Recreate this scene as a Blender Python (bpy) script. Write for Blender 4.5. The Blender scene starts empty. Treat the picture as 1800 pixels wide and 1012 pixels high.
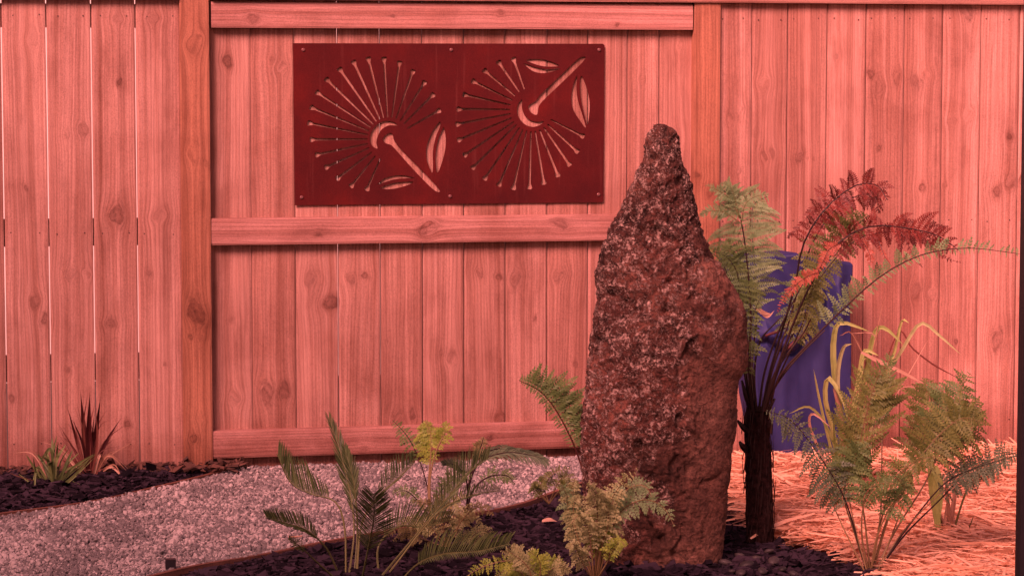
import bpy, bmesh, math, random
import numpy as np
from mathutils import Vector, Matrix, noise
sc = bpy.context.scene
C = sc.collection
random.seed(7); rng = np.random.default_rng(7)

# ---------------- camera ----------------
YAW, PITCH, DC, H, FPX = math.radians(11.6), math.radians(4.5), 9.0, 1.335, 4500.0
cam_d = bpy.data.cameras.new('camera'); cam = bpy.data.objects.new('camera', cam_d); C.objects.link(cam)
cam_d.sensor_width = 36; cam_d.lens = 36*FPX/1800; cam_d.clip_end = 500; cam_d.clip_start = 0.05
cam.location = (-DC*math.sin(YAW), -DC*math.cos(YAW), H)
cam.rotation_euler = (math.radians(90)-PITCH, 0, -YAW)
sc.camera = cam

# ---------------- sky, sun, exposure ----------------
SUN_EL, SUN_AZ = math.radians(36), math.radians(220)       # azimuth measured from +Y clockwise: in front of the fence and well to the left
w = bpy.data.worlds.new('World'); sc.world = w; w.use_nodes = True
nt = w.node_tree; bg = nt.nodes['Background']
sky = nt.nodes.new('ShaderNodeTexSky'); sky.sky_type = 'NISHITA'; sky.sun_disc = False
sky.sun_elevation = SUN_EL; sky.sun_rotation = SUN_AZ
tint = nt.nodes.new('ShaderNodeMix'); tint.data_type = 'RGBA'; tint.blend_type = 'MULTIPLY'; tint.inputs['Factor'].default_value = 1
nt.links.new(sky.outputs[0], tint.inputs['A']); tint.inputs['B'].default_value = (1.0, .31, .235, 1)   # rosy dusk cast of the whole place
nt.links.new(tint.outputs['Result'], bg.inputs['Color']); bg.inputs['Strength'].default_value = .145
sl = bpy.data.lights.new('sun', 'SUN'); so = bpy.data.objects.new('sun', sl); C.objects.link(so)
sl.energy = 5.0; sl.angle = math.radians(30); sl.color = (1.0, .415, .385)
sd = Vector((math.sin(SUN_AZ)*math.cos(SUN_EL), math.cos(SUN_AZ)*math.cos(SUN_EL), math.sin(SUN_EL)))
so.rotation_euler = sd.to_track_quat('Z', 'Y').to_euler()
vs = sc.view_settings; vs.view_transform = 'Standard'; vs.look = 'None'; vs.gamma = 1; vs.exposure = 1.46

# ---------------- pixel helpers (photo is 1800 x 1012) ----------------
CL = Vector(cam.location); M3 = cam.rotation_euler.to_matrix()
def ray(px, py): return M3 @ Vector(((px-900)/FPX, (506-py)/FPX, -1))
def P(px, py, d): return CL + ray(px, py)*d                 # at depth d along the view axis
def FY(px, py, Y=0.0):                                       # on a plane parallel to the fence
    r = ray(px, py); return CL + r*((Y-CL.y)/r.y)
def G(px, py, z=0.0):
    r = ray(px, py); return CL + r*((z-CL.z)/r.z)
def gd(py): return H*FPX/(py-150.0)/1.0
VR = Vector((math.cos(YAW), -math.sin(YAW), 0)); VF = Vector((math.sin(YAW), math.cos(YAW), 0)); UP = Vector((0, 0, 1))

# ---------------- object helpers ----------------
def tag(o, label=None, cat=None, group=None, kind=None):
    if label: o['label'] = label
    if cat: o['category'] = cat
    if group: o['group'] = group
    if kind: o['kind'] = kind
    return o
def empty(name, loc, label, cat, group=None):
    o = bpy.data.objects.new(name, None); C.objects.link(o); o.location = loc; o.empty_display_size = .05
    return tag(o, label, cat, group)
def link(name, me, mats, parent=None, loc=None):
    o = bpy.data.objects.new(name, me); C.objects.link(o)
    for m in (mats if isinstance(mats, (list, tuple)) else [mats]): me.materials.append(m)
    if parent: o.parent = parent
    if loc is not None: o.location = loc
    return o
def np_mesh(name, V, F, rnd=None, smooth=False):
    V = np.asarray(V, dtype=np.float32); F = np.asarray(F, dtype=np.int32)
    me = bpy.data.meshes.new(name); k = F.shape[1]
    me.vertices.add(len(V)); me.vertices.foreach_set('co', V.ravel())
    me.loops.add(F.size); me.loops.foreach_set('vertex_index', F.ravel())
    me.polygons.add(len(F)); me.polygons.foreach_set('loop_start', np.arange(0, F.size, k, dtype=np.int32))
    me.update(calc_edges=True)
    me.polygons.foreach_set('use_smooth', np.full(len(F), smooth))
    if rnd is not None:
        a = me.attributes.new('rnd', 'FLOAT', 'POINT'); a.data.foreach_set('value', np.asarray(rnd, dtype=np.float32))
    me.validate(); return me
class MB:
    def __init__(s): s.v = []; s.f = []; s.m = []; s.r = []
    def add(s, vs, fs, mi=0, r=None):
        b = len(s.v); r = random.random() if r is None else r
        s.v += [tuple(x) for x in vs]; s.r += [r]*len(vs)
        s.f += [tuple(b+i for i in f) for f in fs]; s.m += [mi]*len(fs)
    def box(s, c, h, mi=0, mat=None, r=None):
        q = [Vector((x*h[0], y*h[1], z*h[2])) for x in (-1, 1) for y in (-1, 1) for z in (-1, 1)]
        if mat: q = [mat @ a for a in q]
        s.add([a+Vector(c) for a in q], [(0,1,3,2),(4,6,7,5),(0,4,5,1),(2,3,7,6),(0,2,6,4),(1,5,7,3)], mi, r)
    def tube(s, pts, rads, n=6, mi=0, r=None, cap=True):
        vs = []; N = len(pts)
        for i, p in enumerate(pts):
            t = (pts[min(i+1, N-1)]-pts[max(i-1, 0)]).normalized()
            a = t.cross(Vector((.3, .5, .8))).normalized(); b = t.cross(a)
            rr = rads[i] if isinstance(rads, (list, tuple)) else rads
            vs += [p+(a*math.cos(2*math.pi*k/n)+b*math.sin(2*math.pi*k/n))*rr for k in range(n)]
        fs = [(i*n+k, i*n+(k+1) % n, (i+1)*n+(k+1) % n, (i+1)*n+k) for i in range(N-1) for k in range(n)]
        if cap: fs += [tuple(range(n))[::-1], tuple((N-1)*n+k for k in range(n))]
        s.add(vs, fs, mi, r)
    def build(s, name, mats, parent=None, origin=None, smooth=False):
        o0 = Vector(origin) if origin is not None else Vector((0, 0, 0))
        me = bpy.data.meshes.new(name); me.from_pydata([(a[0]-o0.x, a[1]-o0.y, a[2]-o0.z) for a in s.v], [], s.f)
        me.polygons.foreach_set('material_index', s.m)
        if smooth: me.polygons.foreach_set('use_smooth', [True]*len(s.f))
        at = me.attributes.new('rnd', 'FLOAT', 'POINT'); at.data.foreach_set('value', s.r)
        me.update()
        return link(name, me, mats, parent, None if parent else o0)
def cr(pts, n):
    """Catmull-Rom samples through pts, n points evenly in parameter"""
    q = [pts[0]*2-pts[1]]+list(pts)+[pts[-1]*2-pts[-2]]; out = []; S = len(pts)-1
    for k in range(n):
        x = k/(n-1)*S; i = min(int(x), S-1); t = x-i; a, b, c, d = q[i:i+4]
        out.append(.5*((2*b)+(c-a)*t+(2*a-5*b+4*c-d)*t*t+(3*b-a-3*c+d)*t**3))
    return out
def seglen(p): return sum((p[i+1]-p[i]).length for i in range(len(p)-1))

# ---------------- materials ----------------
def mat(name):
    m = bpy.data.materials.new(name); m.use_nodes = True; t = m.node_tree
    return m, t, t.nodes['Principled BSDF']
def N(t, typ, **k):
    n = t.nodes.new(typ)
    for a, b in k.items():
        if a.startswith('i_'): n.inputs[a[2:].replace('_', ' ')].default_value = b
        else: setattr(n, a, b)
    return n
def ramp(t, src, stops):
    r = N(t, 'ShaderNodeValToRGB'); t.links.new(src, r.inputs[0]); e = r.color_ramp.elements
    while len(e) < len(stops): e.new(.5)
    for el, (p, c) in zip(e, stops):
        el.position = p; el.color = (*c, 1) if len(c) == 3 else c
    return r
def mix(t, fac, a, b, mode='MIX'):
    m = N(t, 'ShaderNodeMix', data_type='RGBA', blend_type=mode)
    for s, v in (('Factor', fac), ('A', a), ('B', b)):
        if hasattr(v, 'is_linked') or hasattr(v, 'links'): t.links.new(v, m.inputs[s])
        else: m.inputs[s].default_value = v if s == 'Factor' else (*v, 1)
    return m.outputs['Result']
def math_(t, op, a, b=None, c=None, clamp=False):
    m = N(t, 'ShaderNodeMath', operation=op, use_clamp=clamp)
    for i, v in enumerate((a, b, c)):
        if v is None: continue
        if hasattr(v, 'links'): t.links.new(v, m.inputs[i])
        else: m.inputs[i].default_value = v
    return m.outputs[0]
def attr(t, n): return N(t, 'ShaderNodeAttribute', attribute_name=n).outputs['Fac']
def noise_(t, vec, scale, det=3, rough=.55, dist=0):
    n = N(t, 'ShaderNodeTexNoise'); n.inputs['Scale'].default_value = scale; n.inputs['Detail'].default_value = det
    n.inputs['Roughness'].default_value = rough; n.inputs['Distortion'].default_value = dist
    if vec is not None: t.links.new(vec, n.inputs['Vector'])
    return n.outputs['Fac']
def bump(t, bs, h, strength, dist):
    b = N(t, 'ShaderNodeBump'); b.inputs['Strength'].default_value = strength; b.inputs['Distance'].default_value = dist
    t.links.new(h, b.inputs['Height']); t.links.new(b.outputs[0], bs.inputs['Normal'])
def objco(t): return N(t, 'ShaderNodeTexCoord').outputs['Object']

def wood(name, light, dark, knotc, vary=.5):
    m, t, b = mat(name)
    gu, gv, bid, kd = attr(t, 'gu'), attr(t, 'gv'), attr(t, 'bid'), attr(t, 'kd')
    def vec(su, sv, so):
        c = N(t, 'ShaderNodeCombineXYZ')
        t.links.new(math_(t, 'MULTIPLY', gu, su), c.inputs[0]); t.links.new(math_(t, 'MULTIPLY', gv, sv), c.inputs[1])
        t.links.new(math_(t, 'MULTIPLY', bid, so), c.inputs[2]); return c.outputs[0]
    g1 = noise_(t, vec(75, 1.0, 31), 1, 4, .65)
    g2 = noise_(t, vec(260, 7, 17), 1, 2, .6)
    bl = noise_(t, vec(9, 3.2, 23), 1, 4, .62)
    # growth rings: a sine on the warped across-board coordinate
    ph = math_(t, 'ADD', math_(t, 'MULTIPLY', gu, 520), math_(t, 'MULTIPLY', noise_(t, vec(14, 1.1, 51), 1, 2), 26))
    ring = math_(t, 'MULTIPLY_ADD', math_(t, 'SINE', ph), .5, .5)
    ring = math_(t, 'MULTIPLY', math_(t, 'POWER', ring, 3), noise_(t, vec(18, 1.5, 11), 1, 2))
    col = ramp(t, g1, [(.3, dark), (.62, light)]).outputs[0]
    col = mix(t, math_(t, 'MULTIPLY', ring, .62), col, tuple(x*.58 for x in dark))
    bl2 = ramp(t, bl, [(.32, (.70, .63, .60)), (.47, (.96, .95, .95)), (.55, (1, 1, 1)), (.72, (1.10, 1.09, 1.08))]).outputs[0]
    band = ramp(t, noise_(t, vec(34, .22, 67), 1, 2, .5), [(.36, (.78, .70, .66)), (.5, (1, 1, 1)), (.64, (1.16, 1.18, 1.18))]).outputs[0]
    col = mix(t, .85, col, band, 'MULTIPLY')
    col = mix(t, .8, col, bl2, 'MULTIPLY')
    fine = ramp(t, g2, [(.35, (.82, .80, .80)), (.6, (1, 1, 1))]).outputs[0]
    col = mix(t, .75, col, fine, 'MULTIPLY')
    # rough sawn flecks and sparse grime
    fl = noise_(t, objco(t), 330, 3, .75)
    flk = ramp(t, fl, [(.36, (.66, .63, .63)), (.5, (1, 1, 1)), (.64, (1.2, 1.2, 1.2))]).outputs[0]
    col = mix(t, .8, col, flk, 'MULTIPLY')
    bt = N(t, 'ShaderNodeTexWhiteNoise', noise_dimensions='1D'); t.links.new(bid, bt.inputs['W'])
    bv = ramp(t, bt.outputs['Value'], [(0, (.80, .72, .68)), (.5, (.97, .97, .97)), (1, (1.14, 1.18, 1.20))]).outputs[0]
    col = mix(t, vary, col, bv, 'MULTIPLY')
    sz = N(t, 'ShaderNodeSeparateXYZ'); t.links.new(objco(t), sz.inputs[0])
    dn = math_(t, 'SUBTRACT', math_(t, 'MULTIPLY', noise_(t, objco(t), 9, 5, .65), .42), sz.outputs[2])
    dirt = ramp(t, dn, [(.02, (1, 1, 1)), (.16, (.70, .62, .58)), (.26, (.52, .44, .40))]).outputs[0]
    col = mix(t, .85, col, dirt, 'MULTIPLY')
    sn = ramp(t, noise_(t, objco(t), 1.9, 4, .6, .5), [(.33, (.78, .70, .66)), (.5, (1, 1, 1)), (.66, (1.10, 1.10, 1.08))]).outputs[0]
    col = mix(t, .9, col, sn, 'MULTIPLY')
    # knots: dark rim at kd = 1, rings within, dark halo around
    kd = math_(t, 'ADD', kd, math_(t, 'MULTIPLY_ADD', noise_(t, objco(t), 75, 3, .6), 1.5, -.75))
    kr = ramp(t, math_(t, 'DIVIDE', kd, 4), [(0, (.40, .33, .31)), (.09, (.66, .60, .58)), (.16, (.52, .45, .43)), (.235, (.42, .34, .32)), (.30, (.74, .69, .67)), (.48, (.93, .91, .90)), (.75, (1, 1, 1))]).outputs[0]
    col = mix(t, math_(t, 'MULTIPLY', attr(t, 'ks'), .9), col, kr, 'MULTIPLY')
    t.links.new(col, b.inputs['Base Color']); b.inputs['Roughness'].default_value = .78
    b.inputs['Specular IOR Level'].default_value = .25
    hh = math_(t, 'ADD', math_(t, 'MULTIPLY', g2, .5), math_(t, 'MULTIPLY', fl, .7))
    hh = math_(t, 'SUBTRACT', hh, math_(t, 'MULTIPLY', ring, .5))
    bump(t, b, hh, .45, .0025)
    return m
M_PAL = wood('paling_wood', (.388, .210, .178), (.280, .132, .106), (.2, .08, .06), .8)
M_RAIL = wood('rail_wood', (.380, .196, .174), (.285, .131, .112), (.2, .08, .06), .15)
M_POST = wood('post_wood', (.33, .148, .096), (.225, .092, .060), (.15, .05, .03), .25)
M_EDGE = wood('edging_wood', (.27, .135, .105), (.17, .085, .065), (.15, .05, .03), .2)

def simple(name, c1, c2, scale, rough=.7, bs=.4, bd=.004, det=4, spec=.3, useattr=0.0, metallic=0):
    m, t, b = mat(name); o = objco(t); n = noise_(t, o, scale, det, .62)
    f = n
    if useattr: f = math_(t, 'ADD', math_(t, 'MULTIPLY', n, 1-useattr), math_(t, 'MULTIPLY', attr(t, 'rnd'), useattr))
    c = ramp(t, f, [(.3, c1), (.7, c2)]).outputs[0]
    t.links.new(c, b.inputs['Base Color']); b.inputs['Roughness'].default_value = rough
    b.inputs['Specular IOR Level'].default_value = spec; b.inputs['Metallic'].default_value = metallic
    if bs: bump(t, b, n, bs, bd)
    return m
M_SOIL = simple('soil', (.008, .006, .007), (.03, .02, .02), 40)
M_GRAVSH = simple('gravel_bed', (.05, .045, .045), (.12, .11, .11), 90)
M_CHIP = simple('bark_chip', (.005, .0032, .006), (.034, .022, .034), 60, .9, .5, .003, useattr=.6, spec=.08)
M_CHIPR = simple('bark_chip_reddish', (.04, .017, .013), (.09, .04, .03), 60, .8, .5, .003, useattr=.6)
M_STONE = simple('gravel_stone', (.11, .098, .100), (.36, .318, .312), 45, .7, .3, .002, useattr=.75)
M_PEB = simple('pebble', (.010, .008, .009), (.045, .034, .036), 30, .6, .3, .002, useattr=.5)
M_STRAW = None
M_TRUNK = simple('fern_trunk', (.005, .0028, .003), (.036, .017, .017), 60, .95, .9, .01, spec=.06)
M_BLACK = simple('black_paint', (.008, .006, .01), (.014, .01, .015), 20, .5, .1)
M_PALE = simple('pale_render', (.55, .5, .48), (.65, .6, .58), 3, .9, .1)
M_NAIL = simple('nail_steel', (.03, .012, .012), (.06, .03, .03), 90, .6, 0, metallic=.5)
M_BOLT = simple('bolt_steel', (.10, .03, .03), (.22, .10, .10), 200, .45, .2, .001, metallic=.3)

def leafmat(name, c1, c2, trans=.3, rough=.5, sc_=30):
    m, t, b = mat(name); o = objco(t); n = noise_(t, o, sc_, 3)
    f = math_(t, 'ADD', math_(t, 'MULTIPLY', n, .5), math_(t, 'MULTIPLY', attr(t, 'rnd'), .5))
    c = ramp(t, f, [(.22, c1), (.72, c2)]).outputs[0]
    t.links.new(c, b.inputs['Base Color']); b.inputs['Roughness'].default_value = rough; b.inputs['Specular IOR Level'].default_value = .25
    tr = N(t, 'ShaderNodeBsdfTranslucent'); t.links.new(c, tr.inputs[0])
    ms = N(t, 'ShaderNodeMixShader'); ms.inputs[0].default_value = trans
    out = t.nodes['Material Output']; t.links.new(b.outputs[0], ms.inputs[1]); t.links.new(tr.outputs[0], ms.inputs[2]); t.links.new(ms.outputs[0], out.inputs[0])
    return m
L_PALM = leafmat('cycad_leaf', (.028, .048, .014), (.115, .155, .058), .3, .4)
L_PALE = leafmat('pale_fern_leaf', (.12, .20, .08), (.24, .35, .17), .35)
L_MID = leafmat('green_fern_leaf', (.065, .12, .034), (.17, .25, .085), .35)
L_OLIVE = leafmat('olive_fern_leaf', (.075, .098, .022), (.18, .21, .058), .3)
L_RED = leafmat('red_fern_leaf', (.07, .012, .012), (.20, .04, .03), .25)
L_ORANGE = leafmat('orange_fern_leaf', (.22, .05, .03), (.45, .13, .09), .3)
L_YEL = leafmat('yellow_fern_leaf', (.16, .24, .035), (.34, .42, .07), .35)
L_CREAM = leafmat('cream_fern_leaf', (.17, .20, .07), (.46, .48, .24), .4)
L_BROWN = leafmat('brown_fern_leaf', (.11, .10, .04), (.28, .25, .11), .3)
L_GREY = leafmat('greygreen_leaf', (.06, .095, .055), (.17, .22, .13), .35)
L_STRAP = leafmat('strap_leaf', (.075, .11, .04), (.20, .24, .09), .3)
L_REED = leafmat('reed_leaf', (.17, .24, .06), (.44, .50, .18), .4)
L_DRY = leafmat('dry_leaf', (.28, .14, .09), (.52, .32, .24), .3)
L_CORD = leafmat('cordyline_leaf', (.035, .008, .010), (.085, .022, .022), .2, .4)
L_CORD2 = leafmat('faded_cordyline_leaf', (.11, .035, .03), (.20, .07, .055), .3)
S_DARK = leafmat('dark_stem', (.010, .005, .006), (.03, .014, .014), 0)
S_RED = leafmat('red_stem', (.05, .012, .010), (.12, .03, .022), 0)
S_TAN = leafmat('tan_stem', (.10, .07, .03), (.22, .15, .075), 0)
S_GRN = leafmat('green_stem', (.06, .07, .025), (.13, .13, .05), 0)

M_STRAW = leafmat('straw', (.30, .125, .068), (.92, .56, .38), .3, .5, 25)
# ================= STRUCTURE: ground =================
def sheet(name, poly, z, m):
    me = bpy.data.meshes.new(name); me.from_pydata([(p[0], p[1], z) for p in poly], [], [tuple(range(len(poly)))]); me.update()
    return tag(link(name, me, m), kind='structure')
sheet('ground', [(-60, -40), (60, -40), (60, 60), (-60, 60)], 0, M_SOIL)
Lb = [G(*p) for p in ((-150, 934), (-60, 922), (0, 913), (100, 899), (200, 880), (300, 858), (380, 838), (415, 827))]
Fb = [G(*p) for p in ((120, 1050), (250, 1028), (340, 1007), (430, 988), (540, 967), (650, 948), (760, 927), (880, 903), (950, 884), (1010, 862), (1080, 838), (1150, 812))]
fl = Lb[-1]; fl = Vector((fl.x, .045, 0)); fr = Vector((Fb[-1].x+.05, .045, 0))
gravel_poly = [(p.x, p.y) for p in Lb]+[(fl.x, fl.y), (fr.x, fr.y)]+[(p.x, p.y) for p in Fb[::-1]]+[(Fb[0].x-.6, Fb[0].y+.05)]
sheet('gravel_path', gravel_poly, .004, M_GRAVSH)
def inpoly(X, Y, poly):
    ins = np.zeros(len(X), bool); n = len(poly)
    for i in range(n):
        x1, y1 = poly[i]; x2, y2 = poly[(i+1) % n]
        c = ((y1 > Y) != (y2 > Y)) & (X < (x2-x1)*(Y-y1)/((y2-y1) if y2 != y1 else 1e-9)+x1)
        ins ^= c
    return ins
def scatter(poly, n):
    a = np.array(poly); lo = a.min(0); hi = a.max(0)
    X = rng.uniform(lo[0], hi[0], n); Y = rng.uniform(lo[1], hi[1], n); k = inpoly(X, Y, poly)
    return X[k], Y[k]
def pnoise(X, Y, s, seed=0.0): return np.array([noise.noise(Vector((x*s, y*s, seed))) for x, y in zip(X, Y)])
def rotmats(n, tiltmax=None):
    az = rng.uniform(0, 2*np.pi, n); tl = rng.normal(0, tiltmax if tiltmax else 3, n); ro = rng.uniform(-1, 1, n)*(tiltmax*2 if tiltmax else 3)
    ca, sa, ct, st, cr_, sr = np.cos(az), np.sin(az), np.cos(tl), np.sin(tl), np.cos(ro), np.sin(ro)
    Rz = np.zeros((n, 3, 3)); Rz[:, 0, 0] = ca; Rz[:, 0, 1] = -sa; Rz[:, 1, 0] = sa; Rz[:, 1, 1] = ca; Rz[:, 2, 2] = 1
    Ry = np.zeros((n, 3, 3)); Ry[:, 0, 0] = ct; Ry[:, 0, 2] = st; Ry[:, 2, 0] = -st; Ry[:, 2, 2] = ct; Ry[:, 1, 1] = 1
    Rx = np.zeros((n, 3, 3)); Rx[:, 1, 1] = cr_; Rx[:, 1, 2] = -sr; Rx[:, 2, 1] = sr; Rx[:, 2, 2] = cr_; Rx[:, 0, 0] = 1
    return Rz @ Ry @ Rx
def instances(name, baseV, baseF, pos, scl, R, jit, rnd, m, label=None, kind='stuff', smooth=False):
    n = len(pos); V = baseV[None]*scl[:, None, :]*(1+rng.uniform(-jit, jit, (n, len(baseV), 1)))
    V = np.einsum('nij,nkj->nki', R, V)+pos[:, None, :]
    F = baseF[None]+(np.arange(n)*len(baseV))[:, None, None]
    me = np_mesh(name, V.reshape(-1, 3), F.reshape(-1, baseF.shape[1]), np.repeat(rnd, len(baseV)), smooth)
    return tag(link(name, me, m), label, None, None, kind)
bm = bmesh.new(); bmesh.ops.create_icosphere(bm, subdivisions=1, radius=1)
ICV = np.array([v.co[:] for v in bm.verts]); ICF = np.array([[v.index for v in f.verts] for f in bm.faces]); bm.free()
# gravel, deeper and larger pieces to the front
X, Y = scatter(gravel_poly, 150000)
n = len(X); s = rng.lognormal(math.log(.0048), .34, n).clip(.0030, .0135)
z = .003+pnoise(X, Y, 2.1)*.006+rng.uniform(0, .011, n)
o = instances('gravel', ICV, ICF, np.stack([X, Y, z], 1), np.stack([s*rng.uniform(.9, 1.5, n), s, s*rng.uniform(.5, .85, n)], 1), rotmats(n), .22, np.clip(rng.beta(1.5, 2.4, n)+pnoise(X, Y, 6.0, 5)*.35, 0, 1), M_STONE)
tag(o, 'loose grey crushed gravel covering the path beside the fence', 'gravel')

# bark mulch beds
BX = np.array([(x, y, z_) for x in (-1, 1) for y in (-1, 1) for z_ in (-1, 1)], float)
BF = np.array([(0,1,3,2),(4,6,7,5),(0,4,5,1),(2,3,7,6),(0,2,6,4),(1,5,7,3)])
left_poly = [(p.x, p.y) for p in Lb]+[(fl.x, .0), (-3.4, 0), (-3.4, Lb[0].y)]
front_poly = [(p.x, p.y) for p in Fb]+[tuple(G(*p)[:2]) for p in ((1280, 862), (1300, 915), (1325, 958), (1372, 978), (1430, 988), (1485, 1004), (1540, 1030), (1600, 1100), (200, 1130))]
def mulch(name, poly, cnt, label, hump=0):
    X, Y = scatter(poly, cnt); n = len(X)
    l = rng.lognormal(math.log(.0115), .45, n).clip(.004, .030)
    cv = np.array([(p.x, p.y) for p in (cr(Fb, 120) if poly is front_poly else cr(Lb, 120))]); dist = np.full(n, 9.)
    for c_ in cv: dist = np.minimum(dist, np.hypot(X-c_[0], Y-c_[1]))
    keep = dist > .014; X, Y, l, dist = X[keep], Y[keep], l[keep], dist[keep]; n = len(X)
    zz = .003+(rng.uniform(0, .020, n)+(pnoise(X, Y, 4)*.5+.5)*.022)*np.clip((dist-.01)/.16, .12, 1)
    o = instances(name, BX, BF, np.stack([X, Y, zz], 1), np.stack([l, l*rng.uniform(.25, .6, n), l*rng.uniform(.10, .28, n)], 1)*np.clip(.55+dist*4, 0, 1)[:, None], rotmats(n, .24), .4, rng.uniform(0, 1, n), M_CHIP)
    return tag(o, label, 'mulch')
mulch('bark_mulch', left_poly, 26000, 'dark bark mulch in the left bed under the strappy plants')
mulch('bark_mulch', front_poly, 62000, 'dark bark mulch in the front bed around the standing stone')

# straw mulch
straw_poly = [tuple(G(*p)[:2]) for p in ((1230, 786), (1275, 865), (1310, 930), (1372, 968), (1430, 978), (1485, 994), (1545, 1020), (1640, 1110), (1950, 1110), (1950, 740))]
straw_poly = [(x, min(y, .01)) for x, y in straw_poly]
def strips(X, Y, length, width, zbase, tilt):
    V = []; n = len(X); az = rng.uniform(0, 2*np.pi, n); tl = rng.normal(0, tilt, n); cv = rng.normal(0, .12, n); rl = rng.normal(0, .5, n)
    d = np.stack([np.cos(az)*np.cos(tl), np.sin(az)*np.cos(tl), np.sin(tl)], 1); sdir = np.stack([-np.sin(az), np.cos(az), np.zeros(n)], 1)
    up = np.cross(d, sdir); sw = sdir*np.cos(rl)[:, None]+up*np.sin(rl)[:, None]
    c = np.stack([X, Y, zbase], 1); K = 4; rows = []
    for k in range(K):
        u = k/(K-1)-.5; wv = width*(1 if 0 < k < K-1 else .45)
        p = c+d*(u*length)[:, None]+sdir*(cv*length*(u*u*4-.5)*.5)[:, None]
        p[:, 2] = np.maximum(p[:, 2]-abs(u)*.006, .004)
        rows += [p-sw*(wv/2)[:, None], p+sw*(wv/2)[:, None]+up*.0]
    V = np.stack(rows, 1); F = np.array([(2*k, 2*k+1, 2*k+3, 2*k+2) for k in range(K-1)])
    F = F[None]+(np.arange(n)*2*K)[:, None, None]
    return V.reshape(-1, 3), F.reshape(-1, 4), 2*K
X, Y = scatter(straw_poly, 80000); n = len(X)
zb = .018+rng.uniform(0, .050, n)+pnoise(X, Y, 3.1)*.020+pnoise(X, Y, 9, 3)*.012
zb = .006+zb*np.clip((-Y-.02)/.45, .12, 1); big = rng.uniform(0, 1, n) < .16
ln = np.where(big, rng.uniform(.10, .30, n), rng.uniform(.05, .19, n)); wd = np.where(big, rng.uniform(.006, .013, n), rng.uniform(.0018, .0050, n))
V, F, k = strips(X, Y, ln, wd, zb, .11)
rv = np.clip(rng.beta(3.2, 1.4, n)+np.where(big, .08, 0)-(zb < .03)*.06, 0, 1)
o = tag(link('straw_mulch', np_mesh('straw_mulch', V, F, np.repeat(rv, k)), M_STRAW), 'pale straw mulch covering the ground right of the standing stone', 'straw', kind='stuff')
sheet('straw_bed', straw_poly, .004, simple('straw_bed', (.10, .04, .025), (.34, .16, .10), 60))

# timber edgings
def board_attrs(me, gu, gv, bid, kd, ks=None):
    if ks is None: ks = [0]*len(gu)
    for nm, a in (('gu', gu), ('gv', gv), ('bid', bid), ('kd', kd), ('ks', ks)):
        at = me.attributes.new(nm, 'FLOAT', 'POINT'); at.data.foreach_set('value', np.asarray(a, dtype=np.float32))
def edging(name, curve, label, h=.019, t=.015, rise=.010, peg=None):
    pts = cr(curve, 60); L = 0; v = []; f = []; gu = []; gv = []; N_ = len(pts)
    for i, p in enumerate(pts):
        if i: L += (p-pts[i-1]).length
        tg = (pts[min(i+1, N_-1)]-pts[max(i-1, 0)]).normalized(); s_ = Vector((-tg.y, tg.x, 0))
        hh = h+rise*noise.noise(Vector((L*2.2, 3.3, 0)))
        for (a, b_, g) in ((-t/2, 0, 0), (-t/2, hh, .03), (t/2, hh, .045), (t/2, 0, .08)):
            q = p+s_*a; v.append((q.x, q.y, b_)); gu.append(g); gv.append(L)
    for i in range(N_-1):
        for k in range(3): f.append((i*4+k, (i+1)*4+k, (i+1)*4+k+1, i*4+k+1))
    f += [(0, 1, 2, 3), tuple((N_-1)*4+k for k in (3, 2, 1, 0))]
    root = empty(name, pts[N_//2], label, 'edging')
    me = bpy.data.meshes.new('board'); o0 = pts[N_//2]
    me.from_pydata([(a[0]-o0.x, a[1]-o0.y, a[2]) for a in v], [], f); me.update()
    board_attrs(me, gu, gv, [3.1]*len(v), [9]*len(v)); link('board', me, M_EDGE, root)
    if peg is not None:
        m_ = MB(); m_.box((0, 0, .012), (.014, .012, .03)); q = m_.build('peg', M_BLACK, root); q.location = peg-o0
edging('timber_edging', Lb, 'thin timber edging between the left mulch bed and the gravel')
edging('timber_edging', Fb[:-1], 'thin timber edging between the gravel and the front bed with the stone', .020, .016, .012, G(300, 1008))

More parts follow.
